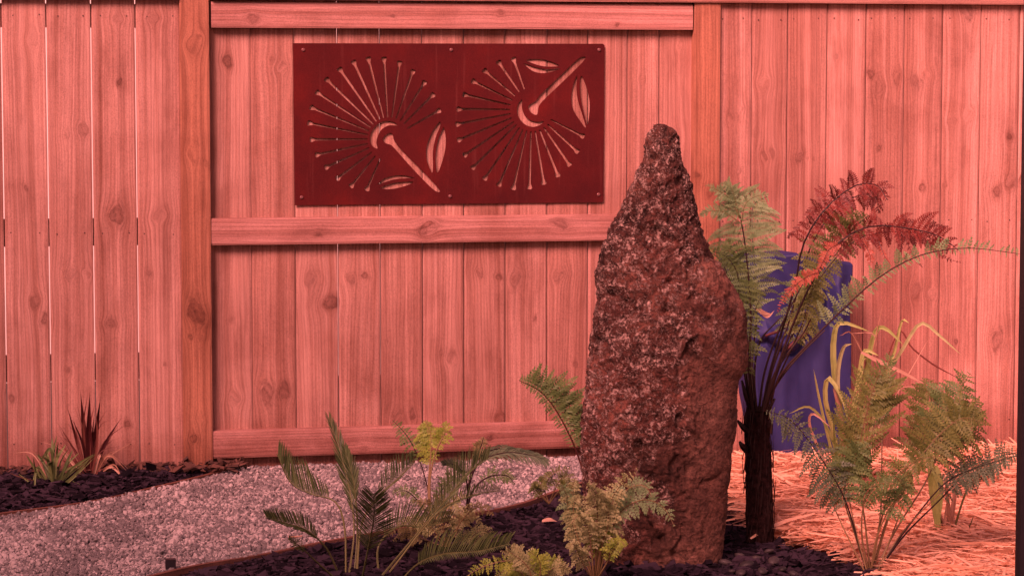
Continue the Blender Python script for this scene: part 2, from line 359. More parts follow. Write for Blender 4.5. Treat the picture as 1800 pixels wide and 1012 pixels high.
# ================= fence =================
fence = empty('timber_fence', (0, 0, 0), 'tall pinkish timber paling fence with rails and posts behind the garden', 'fence')
PF, RF_, SF = .040, .006, .0        # front faces: middle palings, rails, posts
SIDEF = .018                        # side bay palings
def knot_list(Y, lst): return [(FY(a, b, Y), r/500.0) for a, b, r in lst]
def board_mesh(x0, x1, z0, z1, yf, th, knots, bid, vertical=True, res=.006, bow=0.0012):
    """a board as a front grid plus sides; attributes hold grain coordinates bent around its knots"""
    nu = max(3, int(abs(x1-x0)/res)); nv = max(3, int(abs(z1-z0)/res))
    xs = np.linspace(x0, x1, nu+1); zs = np.linspace(z0, z1, nv+1)
    Xg, Zg = np.meshgrid(xs, zs)
    U, Vv = (Xg, Zg) if vertical else (Zg, Xg)
    Uc = U-(U.min()+U.max())/2; W = U.max()-U.min()
    gu = Uc.copy(); rb = random.Random(int(bid*1000))
    gu = gu+.25*W*np.cos((Vv*rb.uniform(.5, 1.0)+rb.uniform(0, 6)))*np.exp(-(Uc/W*2.2)**2)*rb.uniform(-.8, .8)
    kd = np.full(gu.shape, 9.0); ks = np.zeros(gu.shape)
    for (p, r) in knots:
        pu, pv = (p.x, p.z) if vertical else (p.z, p.x)
        if pu < U.min()-r*1.5 or pu > U.max()+r*1.5: continue
        if pv < Vv.min()-.1 or pv > Vv.max()+.1: continue
        st_ = rb.choice((.12, .25, .4, .55, .75, .95)); r = r*rb.uniform(.62, .95); du = U-pu; dv = (Vv-pv)/rb.uniform(1.0, 1.7); du = du+dv*rb.uniform(-.3, .3)
        ang = np.arctan2(dv, du); rr = r*(1+.13*np.sin(2*ang+rb.uniform(0, 6))+.09*np.sin(3*ang+rb.uniform(0, 6)))
        rho = np.sqrt(du**2+dv**2); rho2 = np.maximum(rho, rr*.9)
        gu = gu-du*(1.15*rr**2/rho2**2)*np.exp(-(np.abs(dv)/(5*r))**1.5); ks = np.where(rho/rr < kd, st_, ks); kd = np.minimum(kd, rho/rr)
    if bow: Yg = yf+bow*np.cos(Uc/W*math.pi)*-1+0*Xg
    else: Yg = np.full_like(Xg, yf)
    e = 2; edge = np.minimum(Uc+W/2, W/2-Uc); Yg = Yg+np.where(edge < 1e-4, .0018, 0)
    V = np.stack([Xg, Yg, Zg], -1).reshape(-1, 3); ids = np.arange((nu+1)*(nv+1)).reshape(nv+1, nu+1)
    F = np.stack([ids[:-1, :-1], ids[:-1, 1:], ids[1:, 1:], ids[1:, :-1]], -1).reshape(-1, 4)
    base = len(V); c = np.array([(x0, yf+th, z0), (x1, yf+th, z0), (x1, yf+th, z1), (x0, yf+th, z1)])
    fc = [(x0, Yg[0, 0], z0), (x1, Yg[0, -1], z0), (x1, Yg[-1, -1], z1), (x0, Yg[-1, 0], z1)]
    V = np.vstack([V, c, fc]); a, b = base, base+4
    F = np.vstack([F, [(a, a+3, a+2, a+1), (b, b+3, a+3, a), (b+1, a+1, a+2, b+2), (b+3, b+2, a+2, a+3), (b, a, a+1, b+1)]])
    gu = np.concatenate([gu.ravel(), [0, .03, .03, 0]*2]); gv = np.concatenate([Vv.ravel(), [z0, z0, z1, z1]*2 if vertical else [x0, x1, x1, x0]*2])
    kd = np.concatenate([kd.ravel(), [9]*8]); ks = np.concatenate([ks.ravel(), [0]*8])
    return V, F, gu, gv+rb.uniform(0, 30), np.full(len(V), bid), kd, ks
def boards(name, specs, m, parent):
    Vs, Fs, A = [], [], [[], [], [], [], []]; off = 0
    for s_ in specs:
        V, F, *at = board_mesh(**s_); Vs.append(V); Fs.append(F+off); off += len(V)
        for i, a in enumerate(at): A[i].append(a)
    me = np_mesh(name, np.vstack(Vs), np.vstack(Fs), None, False)
    board_attrs(me, *[np.concatenate(a) for a in A]); return link(name, me, m, parent)
kn_left = [(145,228,11),(118,236,6),(207,33,9),(268,33,8),(205,378,12),(280,378,12),(125,480,8),(152,483,9),(60,531,9),(78,560,8),(195,567,9),(58,70,7),(210,145,4),(45,330,4),(20,700,7),(225,745,5),(120,650,4),(290,640,4),(262,480,5)]
kn_mid = [(400,108,9),(497,119,11),(478,105,5),(545,490,11),(583,531,11),(618,490,9),(641,484,7),(795,630,9),(774,620,5),(843,479,9),(908,490,9),(878,487,5),(982,485,10),(380,690,12),(412,700,11),(470,690,12),(500,686,11),(700,738,10),(878,736,9),(725,728,6),(1012,640,5),(1130,140,5),(1195,80,5),(1183,240,8),(560,65,4),(680,600,5),(940,560,4),(405,560,4),(1080,200,4)]
kn_right = [(1283,208,7),(1303,192,6),(1344,147,9),(1343,276,9),(1358,269,8),(1405,277,6),(1418,278,3),(1430,279,3),(1545,152,11),(1530,130,8),(1577,136,10),(1608,143,9),(1628,131,8),(1618,148,6),(1702,205,11),(1676,211,8),(1776,320,9),(1752,336,8),(1797,315,7),(1752,597,11),(1768,610,7),(1610,512,9),(1640,516,9),(1700,20,13),(1775,240,5),(1545,260,4),(1300,300,6),(1357,520,6),(1560,690,8),(1470,100,4),(1510,520,5),(1680,600,6),(1620,330,8),(1660,325,6)]
ZT, bidc = 1.635, [0]
def pal_specs(edges, Y, knots, gap, th=.021, z0=-.02, z1=ZT):
    out = []; K = knot_list(Y, knots)
    for a, b in zip(edges[:-1], edges[1:]):
        bidc[0] += 1; gap = gap if edges is not eM else (.0014 if a < 500 else .0034); j = random.uniform(-.0015, .0015)
        out.append(dict(x0=FY(a, 300, Y).x+gap/2, x1=FY(b, 300, Y).x-gap/2, z0=z0, z1=z1, yf=Y+j, th=th, knots=K, bid=bidc[0]*1.37+.11))
    return out
eL = [-150, -72, 6, 84.5, 163, 240.5, 319.5]
eM = [364, 441, 518, 593.5, 668, 742, 815, 888, 961.5, 1033, 1102, 1158, 1224]
eR = [1261, 1320, 1383, 1451.5, 1520, 1587, 1654, 1721, 1789, 1860, 1930]
sL = pal_specs(eL, SIDEF, kn_left, .0036)
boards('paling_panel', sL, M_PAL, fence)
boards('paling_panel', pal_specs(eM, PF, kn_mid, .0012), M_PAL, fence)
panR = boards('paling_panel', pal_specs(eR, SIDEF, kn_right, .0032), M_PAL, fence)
def post(pxa, pxb, knots, bid):
    s_ = dict(x0=FY(pxa, 300, SF).x, x1=FY(pxb, 300, SF).x, z0=-.03, z1=1.70, yf=SF, th=.10, knots=knot_list(SF, knots), bid=bid)
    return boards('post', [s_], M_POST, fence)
post(318, 369.5, [(343,78,13),(338,270,10),(363,288,7),(345,548,15),(335,592,5),(354,592,5),(340,770,6),(352,735,6)], 101.3)
post(1219.5, 1265, [(1225,308,5),(1250,338,8),(1240,650,6)], 107.7)
def zpx(px, py, Y): return FY(px, py, Y).z
def rail(ya, yb, knots, bid):
    s_ = dict(x0=FY(371, ya, RF_).x, x1=FY(1218, ya, RF_).x, z0=zpx(371, yb, RF_), z1=zpx(371, ya, RF_), yf=RF_, th=.033, knots=knot_list(RF_, knots), bid=bid, vertical=False)
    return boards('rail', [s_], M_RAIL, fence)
rail(3.5, 49, [(445,33,9),(880,22,5),(1085,44,3),(690,28,3)], 113.1)
rail(384, 431.5, [(758,399,14),(745,404,9),(985,393,10),(560,412,4)], 117.9)
rail(757.5, 805.5, [(640,790,5),(860,770,5)], 121.7)
# rails behind the two side bays (seen through the gaps)
for ya, yb in ((6, 48), (386, 434), (626, 672)):
    for a, b in ((-150, 317), (1266, 1930)):
        bidc[0] += 1
        s_ = dict(x0=FY(a, 300, .036).x, x1=FY(b, 300, .036).x, z0=zpx(10, yb, .036), z1=zpx(10, ya, .036), yf=.0402, th=.045, knots=[], bid=bidc[0]*1.37, vertical=False, res=.03, bow=0)
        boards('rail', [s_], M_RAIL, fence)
# capping
bidc[0] += 1
s_ = dict(x0=FY(371, 5, -.012).x, x1=FY(1930, 5, -.012).x, z0=zpx(1500, 6.6, -.012), z1=zpx(1500, 6.6, -.012)+.03, yf=-.012, th=.12, knots=[], bid=131.7, vertical=False, bow=0)
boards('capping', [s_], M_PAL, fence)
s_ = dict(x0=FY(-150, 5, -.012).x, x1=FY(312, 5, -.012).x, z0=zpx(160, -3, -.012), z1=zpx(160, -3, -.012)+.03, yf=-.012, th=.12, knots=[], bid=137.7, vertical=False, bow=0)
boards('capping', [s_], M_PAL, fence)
# nails
nb = MB(); nb.tube([Vector((0, 0, 0)), Vector((0, -.0015, 0))], .0024, 8); nail0 = None
def nail(px, py, Y):
    global nail0
    if nail0 is None: o = nb.build('nail', M_NAIL, fence); nail0 = o
    else: o = nail0.copy(); C.objects.link(o); o.parent = fence
    p = FY(px, py, Y); o.location = (p.x, Y-.0008, p.z)
for e in (eL[2:], eR[:-2]):
    for a, b in zip(e[:-1], e[1:]):
        for py in ((28, 410, 780) if e[0] < 300 else (34, 388, 735)):
            for f_ in (.20, .80): nail(a+(b-a)*f_+random.uniform(-3, 3)+(4 if py > 600 and a < 500 else (-4 if py > 600 else 0)), py+random.uniform(-2, 2), SIDEF)

# pale wall beyond the fence, glimpsed through the gaps
m_ = MB(); m_.box((-1.5, 3.0, 1.2), (5, .1, 1.2)); o = m_.build('rendered_wall', M_PALE, None, (-1.5, 3.0, 0))
tag(o, 'pale rendered wall glimpsed through the narrow gaps of the fence', 'wall')

# ================= rusty cut-out panel =================
PY = PF-.0085
def cp(u, v): return FY(480+u*.35571, 40+v*.35571, PY)
def rustmat():
    m, t, b = mat('rusted_steel'); o = objco(t)
    n1 = noise_(t, o, 5, 5, .6); n2 = noise_(t, o, 240, 3, .7)
    mp = N(t, 'ShaderNodeMapping'); mp.inputs['Scale'].default_value = (60, 60, 3.0); t.links.new(o, mp.inputs[0])
    n3 = noise_(t, mp.outputs[0], 1, 3)
    c = ramp(t, n1, [(.3, (.043, .0066, .0080)), (.55, (.062, .0080, .0088)), (.75, (.088, .0092, .0090))]).outputs[0]
    c = mix(t, .55, c, ramp(t, n2, [(.3, (.7, .65, .65)), (.7, (1.3, 1.45, 1.4))]).outputs[0], 'MULTIPLY')
    st = ramp(t, n3, [(.60, (0, 0, 0)), (.75, (.22, .22, .22))]).outputs[0]
    c = mix(t, st, c, (.15, .045, .04))
    t.links.new(c, b.inputs['Base Color']); b.inputs['Roughness'].default_value = .85; b.inputs['Specular IOR Level'].default_value = .06
    bump(t, b, n2, .3, .001); return m
M_RUST = rustmat()
cu = bpy.data.curves.new('panel_outline', 'CURVE'); cu.dimensions = '2D'; cu.fill_mode = 'BOTH'; cu.extrude = .001
o0 = cp(870, 500)
def spl(pts):
    s_ = cu.splines.new('POLY'); s_.points.add(len(pts)-1); s_.use_cyclic_u = True
    for k, p in enumerate(pts): s_.points[k].co = (p.x-o0.x, p.z-o0.z, 0, 1)
def rounded(pts, n=4):
    q = [cp(*p) for p in pts]+[cp(*pts[0])]
    Q = [q[-2]]+q+[q[1]]; out = []
    for i in range(1, len(Q)-2):
        a, b, c, d = Q[i-1:i+3]
        for k in range(n):
            t = k/n; out.append(.5*((2*b)+(c-a)*t+(2*a-5*b+4*c-d)*t*t+(3*b-a-3*c+d)*t**3))
    return out
spl([cp(98, 102), cp(1630, 105), cp(1638, 113), cp(1632, 880), cp(1625, 887), cp(106, 902)])
def slot(hx, hy, Cx, Cy, rin):
    dx, dy = hx-Cx, hy-Cy; L = math.hypot(dx, dy); dx /= L; dy /= L; nx, ny = -dy, dx
    ix, iy = Cx+dx*rin, Cy+dy*rin; Pn = lambda s_, w_: (hx-dx*s_+nx*w_, hy-dy*s_+ny*w_)
    pts = [Pn(0, 14), Pn(-6, 9), Pn(-6, -9), Pn(0, -14), Pn(8, -12), Pn(22, -6), (ix-nx*3.4, iy-ny*3.4), (ix-dx*3, iy-dy*3), (ix+nx*3.4, iy+ny*3.4), Pn(22, 6), Pn(8, 12)]
    spl([cp(*p) for p in pts])
for h in ((470,175),(548,175),(625,195),(692,238),(750,293),(792,355),(822,433),(397,192),(328,228),(262,278),(215,343),(187,418),(175,495),(187,577),(213,653),(260,715),(317,770),(385,808),(463,825)): slot(*h, 572, 575, 108)
for h in ((1187,177),(1113,193),(1043,235),(985,288),(942,355),(912,427),(907,502),(915,580),(945,655),(985,718),(1045,772),(1115,803),(1187,820),(1267,817),(1338,795),(1408,757),(1465,703),(1505,638),(1533,562)): slot(*h, 1277, 430, 108)
for sh in ([(614,508),(600,494),(570,486),(538,490),(505,512),(483,548),(480,585),(492,610),(516,622),(510,592),(520,555),(540,525),(572,508),(600,508)],
           [(542,577),(556,556),(578,545),(592,556),(600,585),(640,635),(735,730),(822,825),(793,825),(690,722),(597,618),(578,603),(556,595)],
           [(822,490),(785,540),(760,605),(757,665),(772,715),(787,742),(790,700),(790,635),(803,570),(826,510)],
           [(845,520),(853,570),(850,630),(833,695),(812,742),(803,700),(804,640),(815,580),(836,528)],
           [(518,800),(545,772),(590,757),(640,754),(698,767),(650,769),(600,774),(555,787)],
           [(530,816),(570,799),(620,788),(694,786),(660,804),(610,818),(565,823)],
           [(1230,380),(1210,405),(1205,440),(1218,475),(1248,505),(1285,515),(1318,506),(1338,488),(1305,490),(1270,482),(1243,458),(1230,420)],
           [(1262,412),(1270,438),(1292,455),(1307,450),(1314,412),(1345,375),(1450,275),(1542,180),(1512,176),(1430,252),(1325,352),(1300,385)],
           [(1250,186),(1300,180),(1355,187),(1413,212),(1370,218),(1325,214),(1285,202)],
           [(1240,202),(1290,219),(1350,230),(1418,226),(1380,242),(1330,250),(1280,238)],
           [(1503,262),(1482,310),(1473,375),(1483,430),(1510,475),(1545,520),(1530,460),(1508,390),(1499,325)],
           [(1522,262),(1547,315),(1563,380),(1564,440),(1553,505),(1536,450),(1522,385),(1515,320)]):
    spl(rounded(sh))
tmp = bpy.data.objects.new('tmp', cu); C.objects.link(tmp); bpy.context.view_layer.update()
pm = bpy.data.meshes.new_from_object(tmp.evaluated_get(bpy.context.evaluated_depsgraph_get()))
bpy.data.objects.remove(tmp)
pm.transform(Matrix.Rotation(math.radians(90), 4, 'X')); pm.name = 'sheet'
art = empty('metal_wall_panel', Vector(o0), 'rusty steel wall panel with two cut-out radiating flowers on the fence', 'wall art')
pm.materials.clear(); link('sheet', pm, M_RUST, art)
for bx, by in ((533,88),(793,88),(1053,88),(530,347),(791,345),(1052,342)):
    p = FY(bx, by, PY); b_ = MB(); q = Vector((0, 0, 0))
    b_.tube([q+Vector((0, .006, 0)), q+Vector((0, -.003, 0)), q+Vector((0, -.0047, 0))], [.0062, .0062, .004], 12)
    bo = b_.build('bolt', M_BOLT, art); bo.location = p-o0

# ================= standing stone =================
SD = 7.08
prof = [(218,1153,1161),(224,1141,1175),(232,1134,1184),(245,1130,1190),(256,1128,1193),(268,1130,1195),(282,1129,1198),(300,1119,1203),(325,1107,1212),(350,1101,1216),(380,1088,1226),(410,1072,1232),(440,1060,1244),(470,1055,1263),(500,1051,1281),(520,1053,1292),(550,1047,1301),(600,1040,1307),(640,1036,1305),(662,1034,1296),(700,1031,1291),(750,1028,1287),(800,1027,1282),(850,1028,1280),(900,1030,1275),(950,1034,1270),(1000,1040,1262),(1060,1046,1262)]
def prof_at(py):
    for (a, l0, r0), (b, l1, r1) in zip(prof[:-1], prof[1:]):
        if py <= b: t = (py-a)/(b-a); return l0+(l1-l0)*t, r0+(r1-r0)*t
    return prof[-1][1:]
def zigz(x, s): return noise.noise(Vector((x*s, 1.7, 9.1)))
SB = P(1155, 1000, SD); SB.z = 0
ppm = FPX/SD; NR, NA = 430, 520; V = []; rn = []
cxs = lambda l, r: (l+r)/2
for i in range(NR+1):
    py = 218+(1050-218)*(i/NR)**1.0; l, r = prof_at(py)
    pc = P((l+r)/2, py, SD); zc = pc.z; cx = (pc-SB).dot(VR); hw = (r-l)/2/ppm
    dep = min(.155, .25*hw+.030+.02*min(1, (py-218)/150))*min(1, math.sqrt(max(.02, (py-216)/26)))
    if py < 330: dep = min(dep, hw*1.25)
    for k in range(NA):
        a = 2*math.pi*k/NA; ca, sa = math.cos(a), math.sin(a)     # a=0 right, front is -F (sa<0)
        ex = 2/2.7; x = math.copysign(abs(ca)**ex, ca); y = math.copysign(abs(sa)**ex, sa)
        if y < 0: y *= 1.0-.38*max(0, x-.25)-.16*max(0, -x-.5)      # right facet falls away
        V.append((cx+hw*x, dep*y, zc))
V = np.array(V)
def fbm(v, s, o_=4, h=.85): return noise.fractal(Vector((v[0]*s, v[1]*s, v[2]*s)), h, 2.1, o_)
ctr = np.repeat(V.reshape(NR+1, NA, 3).mean(1), NA, 0); D = V-ctr; D[:, 2] = 0; D /= np.linalg.norm(D, axis=1, keepdims=True)+1e-9
disp = np.zeros(len(V))
for i in range(len(V)):
    v = V[i]; side = abs(D[i, 0])
    tipf = min(1, max(.12, (1.20-v[2])/.28))
    big = fbm(v, 3.2, 2)*.018*tipf
    # chipped facets: the distance between the two nearest cells gives flat scars with sharp edges
    q3 = Vector((v[0]*6+57, v[1]*6+3, v[2]*4.5+41)); q3 += Vector((noise.noise(q3*1.7), 0, noise.noise(q3*1.7+Vector((5, 5, 5)))))*.35
    dd_, pp_ = noise.voronoi(q3, distance_metric='DISTANCE', exponent=2.5)
    fac = (noise.cell(pp_[0]*13.7)-.5)*.011+(q3-pp_[0]).dot(Vector((noise.cell(pp_[0]*3.1+Vector((1, 0, 0)))-.5, 0, noise.cell(pp_[0]*5.3)-.5)))*.026
    fac *= max(.5, tipf)*min(1, (dd_[1]-dd_[0])*7)
    pitn = noise.noise(Vector((v[0]*30, v[1]*30, v[2]*24+9))); med = fbm((v[0]+7, v[1], v[2]), 18, 4, .75)*.0085*max(.45, tipf)-max(0, pitn-.20)*.036
    fin = fbm((v[0]+3, v[1], v[2]), 80, 3, .6)*.0040
    rough_ = 1.0-.62*min(1, max(0, (v[0]-.03)*9))*min(1, max(0, (1.0-v[2])*3))
    disp[i] = .0045*tipf+big*(1-.7*side)+fac*(1-.45*side)+(med+fin*1.2)*rough_
V = V+D*disp[:, None]; V[:, 2] += disp*.25
Wd = V[:, :1]*np.array(VR)+V[:, 1:2]*np.array(VF)+V[:, 2:3]*np.array(UP)
ids = np.arange((NR+1)*NA).reshape(NR+1, NA); nx_ = np.roll(ids, -1, 1)
F = np.stack([ids[:-1], ids[1:], nx_[1:], nx_[:-1]], -1).reshape(-1, 4)
# close the tip
top = len(Wd); tipc = Wd[:NA].mean(0)+np.array([0, 0, .004]); Wd = np.vstack([Wd, tipc])
F = np.vstack([F, [(k, (k+1) % NA, top, top) for k in range(NA)]])
def stonemat():
    m, t, b = mat('lichened_basalt'); o = objco(t)
    sep = N(t, 'ShaderNodeSeparateXYZ'); t.links.new(o, sep.inputs[0])
    n1 = noise_(t, o, 7, 6, .65); n2 = noise_(t, o, 42, 5, .68, .6); n3 = noise_(t, o, 160, 4, .7)
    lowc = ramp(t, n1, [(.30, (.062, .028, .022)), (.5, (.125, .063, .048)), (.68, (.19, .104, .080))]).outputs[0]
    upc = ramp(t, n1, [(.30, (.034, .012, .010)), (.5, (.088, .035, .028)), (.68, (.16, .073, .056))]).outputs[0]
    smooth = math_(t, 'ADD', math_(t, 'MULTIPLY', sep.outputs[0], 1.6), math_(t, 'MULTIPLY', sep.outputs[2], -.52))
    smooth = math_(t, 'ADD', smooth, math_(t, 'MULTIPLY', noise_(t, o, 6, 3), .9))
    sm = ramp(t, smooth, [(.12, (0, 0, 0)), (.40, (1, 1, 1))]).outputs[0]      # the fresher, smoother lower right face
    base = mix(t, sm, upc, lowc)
    pit = ramp(t, n2, [(.36, (.22, .17, .17)), (.48, (.85, .82, .82)), (.66, (1.55, 1.5, 1.48))]).outputs[0]
    base = mix(t, math_(t, 'MULTIPLY_ADD', sm, -.40, .95), base, pit, 'MULTIPLY')
    base = mix(t, math_(t, 'MULTIPLY_ADD', sm, -.25, .8), base, ramp(t, n3, [(.36, (.45, .4, .4)), (.60, (1.4, 1.4, 1.4))]).outputs[0], 'MULTIPLY')
    mac = ramp(t, noise_(t, o, 4.3, 5, .7, .5), [(.36, (.24, .20, .20)), (.49, (.74, .70, .68)), (.68, (1.25, 1.12, 1.05))]).outputs[0]
    base = mix(t, .85, base, mac, 'MULTIPLY')
    patch = noise_(t, o, 9, 4, .6, .8)
    den = math_(t, 'SUBTRACT', math_(t, 'ADD', patch, .10), math_(t, 'MULTIPLY', sm, .30))
    den = ramp(t, den, [(.45, (0, 0, 0)), (.55, (1, 1, 1))]).outputs[0]
    li = math_(t, 'ADD', math_(t, 'MULTIPLY', noise_(t, o, 38, 5, .75, .5), .52), math_(t, 'MULTIPLY', noise_(t, o, 150, 4, .8), .48))
    lm = math_(t, 'MULTIPLY', ramp(t, math_(t, 'SUBTRACT', li, .015), [(.478, (0, 0, 0)), (.54, (1, 1, 1))]).outputs[0], den)
    lcol = ramp(t, n3, [(.3, (.20, .110, .092)), (.5, (.37, .245, .21)), (.7, (.60, .45, .40))]).outputs[0]
    c = mix(t, math_(t, 'MULTIPLY', lm, .9), base, lcol)
    vo = N(t, 'ShaderNodeTexVoronoi', feature='F1'); vo.inputs['Scale'].default_value = 38; vo.inputs['Randomness'].default_value = 1
    t.links.new(o, vo.inputs['Vector'])
    spot = math_(t, 'LESS_THAN', math_(t, 'ADD', vo.outputs['Distance'], math_(t, 'MULTIPLY', n3, .35)), .36)
    spot = math_(t, 'MULTIPLY', spot, ramp(t, noise_(t, o, 11, 2), [(.52, (0, 0, 0)), (.6, (1, 1, 1))]).outputs[0])
    c = mix(t, math_(t, 'MULTIPLY', math_(t, 'MULTIPLY', spot, .7), den), c, (.40, .27, .26))
    t.links.new(c, b.inputs['Base Color']); b.inputs['Roughness'].default_value = .88; b.inputs['Specular IOR Level'].default_value = .2
    hh = math_(t, 'ADD', math_(t, 'MULTIPLY', n2, 1.0), math_(t, 'MULTIPLY', n3, .5)); hh = math_(t, 'ADD', hh, math_(t, 'MULTIPLY', lm, .35))
    bump(t, b, hh, 1.0, .011); return m
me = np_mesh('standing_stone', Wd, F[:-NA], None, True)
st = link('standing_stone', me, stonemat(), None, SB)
tag(st, 'tall pointed lichen-covered standing stone in the dark mulch bed', 'stone')

# ================= foliage builders =================
def ribbon(mb, pts, w0, mi=0, r=None, fold=.25, nrm=None, prof='strap', n=12):
    q = cr(pts, n); vs = []; fs = []; r = random.random() if r is None else r
    for i, p in enumerate(q):
        t = i/(n-1); T = (q[min(i+1, n-1)]-q[max(i-1, 0)]).normalized()
        S = T.cross(nrm or (-VF+UP*.3)).normalized(); Nn = S.cross(T)
        if prof == 'strap': w_ = w0*min(1, .55+t*1.5)*(1-t**4)**.8
        elif prof == 'lance': w_ = w0*(math.sin(math.pi*min(1, t*.80+.16))**.8)*(1-t**3)
        else: w_ = w0*(1-t*.85)
        vs += [p-S*w_/2+Nn*w_*fold, p, p+S*w_/2+Nn*w_*fold]
    for i in range(n-1): fs += [(i*3, i*3+1, i*3+4, i*3+3), (i*3+1, i*3+2, i*3+5, i*3+4)]
    mb.add(vs, fs, mi, r)
def leaflet(mb, p, d, s_, L, w_, mi, r, bend=0.0):
    """kite shaped leaflet from p along d"""
    m1 = p+d*L*.45; tip = p+d*L+s_.cross(d)*0+Vector((0, 0, -bend*L))
    mb.add([p, m1+s_*w_/2, tip, m1-s_*w_/2], [(0, 1, 2, 3)], mi, r)
def stalk(mb, pts, r0, r1, mi=1, n=14):
    q = cr(pts, n); mb.tube(q, [r0+(r1-r0)*i/(n-1) for i in range(n)], 5, mi, random.random())
PX = 1/620.0      # one photo pixel in metres at the plants' depth
def fern_frond(parent, base, pts, lp, npin=22, t0=.3, mats=(None, None), droop=.35, ang=22, side=(1, 1), pw=.30, rs=2.2, face=None, jit=.25, curl=0., gap=1.0, prof='mid', skip=.10):
    """bipinnate frond; lp = longest pinna in metres"""
    mb = MB(); n = 60; q = cr(pts, n); R0 = rs*PX
    mb.tube(q[::3]+[q[-1]], [R0*(1-.8*i/20) for i in range(21)], 5, 1, random.random())
    L = seglen(q); nrm0 = face or (-VF+UP*.25+VR*random.uniform(-.2, .2))
    for i in range(npin):
        t = t0+(1-t0)*(i+.5)/npin; f = t*(n-1); k = min(int(f), n-2); p = q[k].lerp(q[k+1], f-k); T = (q[k+1]-q[k]).normalized()
        S = T.cross(nrm0).normalized(); u = (t-t0)/(1-t0)
        if prof == 'mid': pl = lp*min(1, .35+u*2.6)*(1-u)**.62
        elif prof == 'base': pl = lp*(1-u)**.8
        elif prof == 'even': pl = lp*(1-.62*u)
        else: pl = lp*(math.sin(math.pi*(.15+.85*u))**.7)
        pl = max(pl, lp*.10)
        for sg in (-1, 1):
            if side[0 if sg < 0 else 1] <= 0 or random.random() < skip: continue
            ll = pl*side[0 if sg < 0 else 1]*random.uniform(.62, 1.15); rr = random.random()*.6+.2
            a = math.radians(ang+random.uniform(-9, 9)); D = (S*sg*math.cos(a)+T*math.sin(a)+nrm0*random.uniform(-jit, jit)).normalized()
            m = max(4, int(ll/(.0075*gap))); pp = p.copy(); D2 = D.copy(); sl_ = ll/m; dv_ = random.uniform(.6, 1.7); tw = (T*random.uniform(-.35, .35)+nrm0*random.uniform(-.4, .4))/m
            for j in range(m):
                v = j/m; D2 = (D2+Vector((0, 0, -1))*droop*dv_*(1.7/m)*(.3+v)+T*curl/m+tw).normalized()
                pn = pp+D2*sl_; Sp = D2.cross(nrm0+D*0); Sp = Sp.normalized() if Sp.length > 1e-4 else S
                wl = ll*pw*(1-v)**.75*min(1, .5+v*3)
                wl = max(wl, .0018)
                for s2 in (-1, 1):
                    dd = (Sp*s2*.88+D2*.5+nrm0*random.uniform(-.25, .25)+Vector((0, 0, -.15*droop))).normalized()
                    leaflet(mb, pp, dd, D2, wl*random.uniform(.8, 1.15), sl_*1.05, 0, min(1, max(0, rr+random.uniform(-.15, .15))))
                e_ = Sp*.0006
                mb.add([pp-e_, pp+e_, pn+e_, pn-e_], [(0, 1, 2, 3)], 0, rr*.4)
                pp = pn
    return mb.build('frond', list(mats), parent, base)
def cycad_frond(parent, base, pts, ll, n=34, t0=.35, up=.7, side=(1, 1), mats=None, wl=.0034, ang=38, face=None, droop=0., rs=2.0):
    n = int(n*1.4); ll *= 1.25
    mb = MB(); q = cr(pts, 60); mb.tube(q[::3]+[q[-1]], [rs*PX*(1-.75*i/20) for i in range(21)], 5, 1, random.random())
    nrm0 = face or (-VF+UP*.35)
    for i in range(n):
        t = t0+(1-t0)*(i+.3)/n; f = t*59; k = min(int(f), 58); p = q[k].lerp(q[k+1], f-k); T = (q[k+1]-q[k]).normalized(); S = T.cross(nrm0).normalized(); u = (t-t0)/(1-t0)
        L = ll*min(1, .4+u*2.5)*(1-.55*u**2)
        for sg in (-1, 1):
            sc_ = side[0 if sg < 0 else 1]
            if sc_ <= 0: continue
            a = math.radians(ang+22*u+random.uniform(-5, 5)); D = (S*sg*math.cos(a)+T*math.sin(a)+UP*up*.5+nrm0*random.uniform(.0, .25)).normalized()
            e = p+D*L*sc_*random.uniform(.88, 1.08); mid = p.lerp(e, .55)+T*L*.03; e = e+T*L*.06+Vector((0, 0, -droop*L))
            ribbon(mb, [p, mid, e], wl, 0, random.random(), .18, T.cross(D).normalized() if T.cross(D).length > .01 else None, 'strap', 5)
    return mb.build('frond', mats or [L_PALM, S_GRN], parent, base)
def blades(parent, name, base, lst, mats, prof='strap', fold=.2):
    """lst: (points, width px, material index)"""
    for pts, w_, mi in lst:
        mb = MB(); pts = list(pts); ribbon(mb, pts, w_*PX, 0, None, fold, (-VF+UP*.2+VR*random.uniform(-.5, .5)), prof, 14)
        mb.build(name, mats[mi], parent, base)
def PD(lst, d0, d1=None):
    d1 = d0 if d1 is None else d1; n = len(lst)
    return [P(x, y, d0+(d1-d0)*i/(n-1)) for i, (x, y) in enumerate(lst)]

# ---- A small strappy plant, left bed ----
dA = gd(862); bA = P(93, 864, dA); bA.z = .01
r_ = empty('strappy_plant', bA, 'low yellow-green strappy plant in the left mulch bed', 'plant')
tips = [((93,862),(70,835),(45,797),9,0),((93,862),(80,820),(66,796),9,0),((94,860),(72,850),(62,866),7,0),((95,862),(93,800),(92,768),9,0),((96,862),(100,810),(116,780),8,0),((95,862),(88,815),(72,800),10,0),((97,862),(125,825),(166,797),8,0),((97,862),(128,838),(158,806),7,0),((96,862),(110,830),(150,812),7,0),((93,862),(72,880),(71,870),6,0),((92,864),(60,852),(32,832),5,0),((96,862),(84,800),(78,803),8,0),((94,862),(100,800),(103,776),7,0),((92,862),(55,845),(14,830),4,1),((92,862),(60,800),(24,795),3,1),((98,864),(120,846),(142,851),4,0),((92,865),(82,862),(74,854),10,0),((92,860),(66,822),(60,868),7,0),((98,863),(118,812),(128,790),8,0),((96,862),(90,790),(70,812),8,0)]
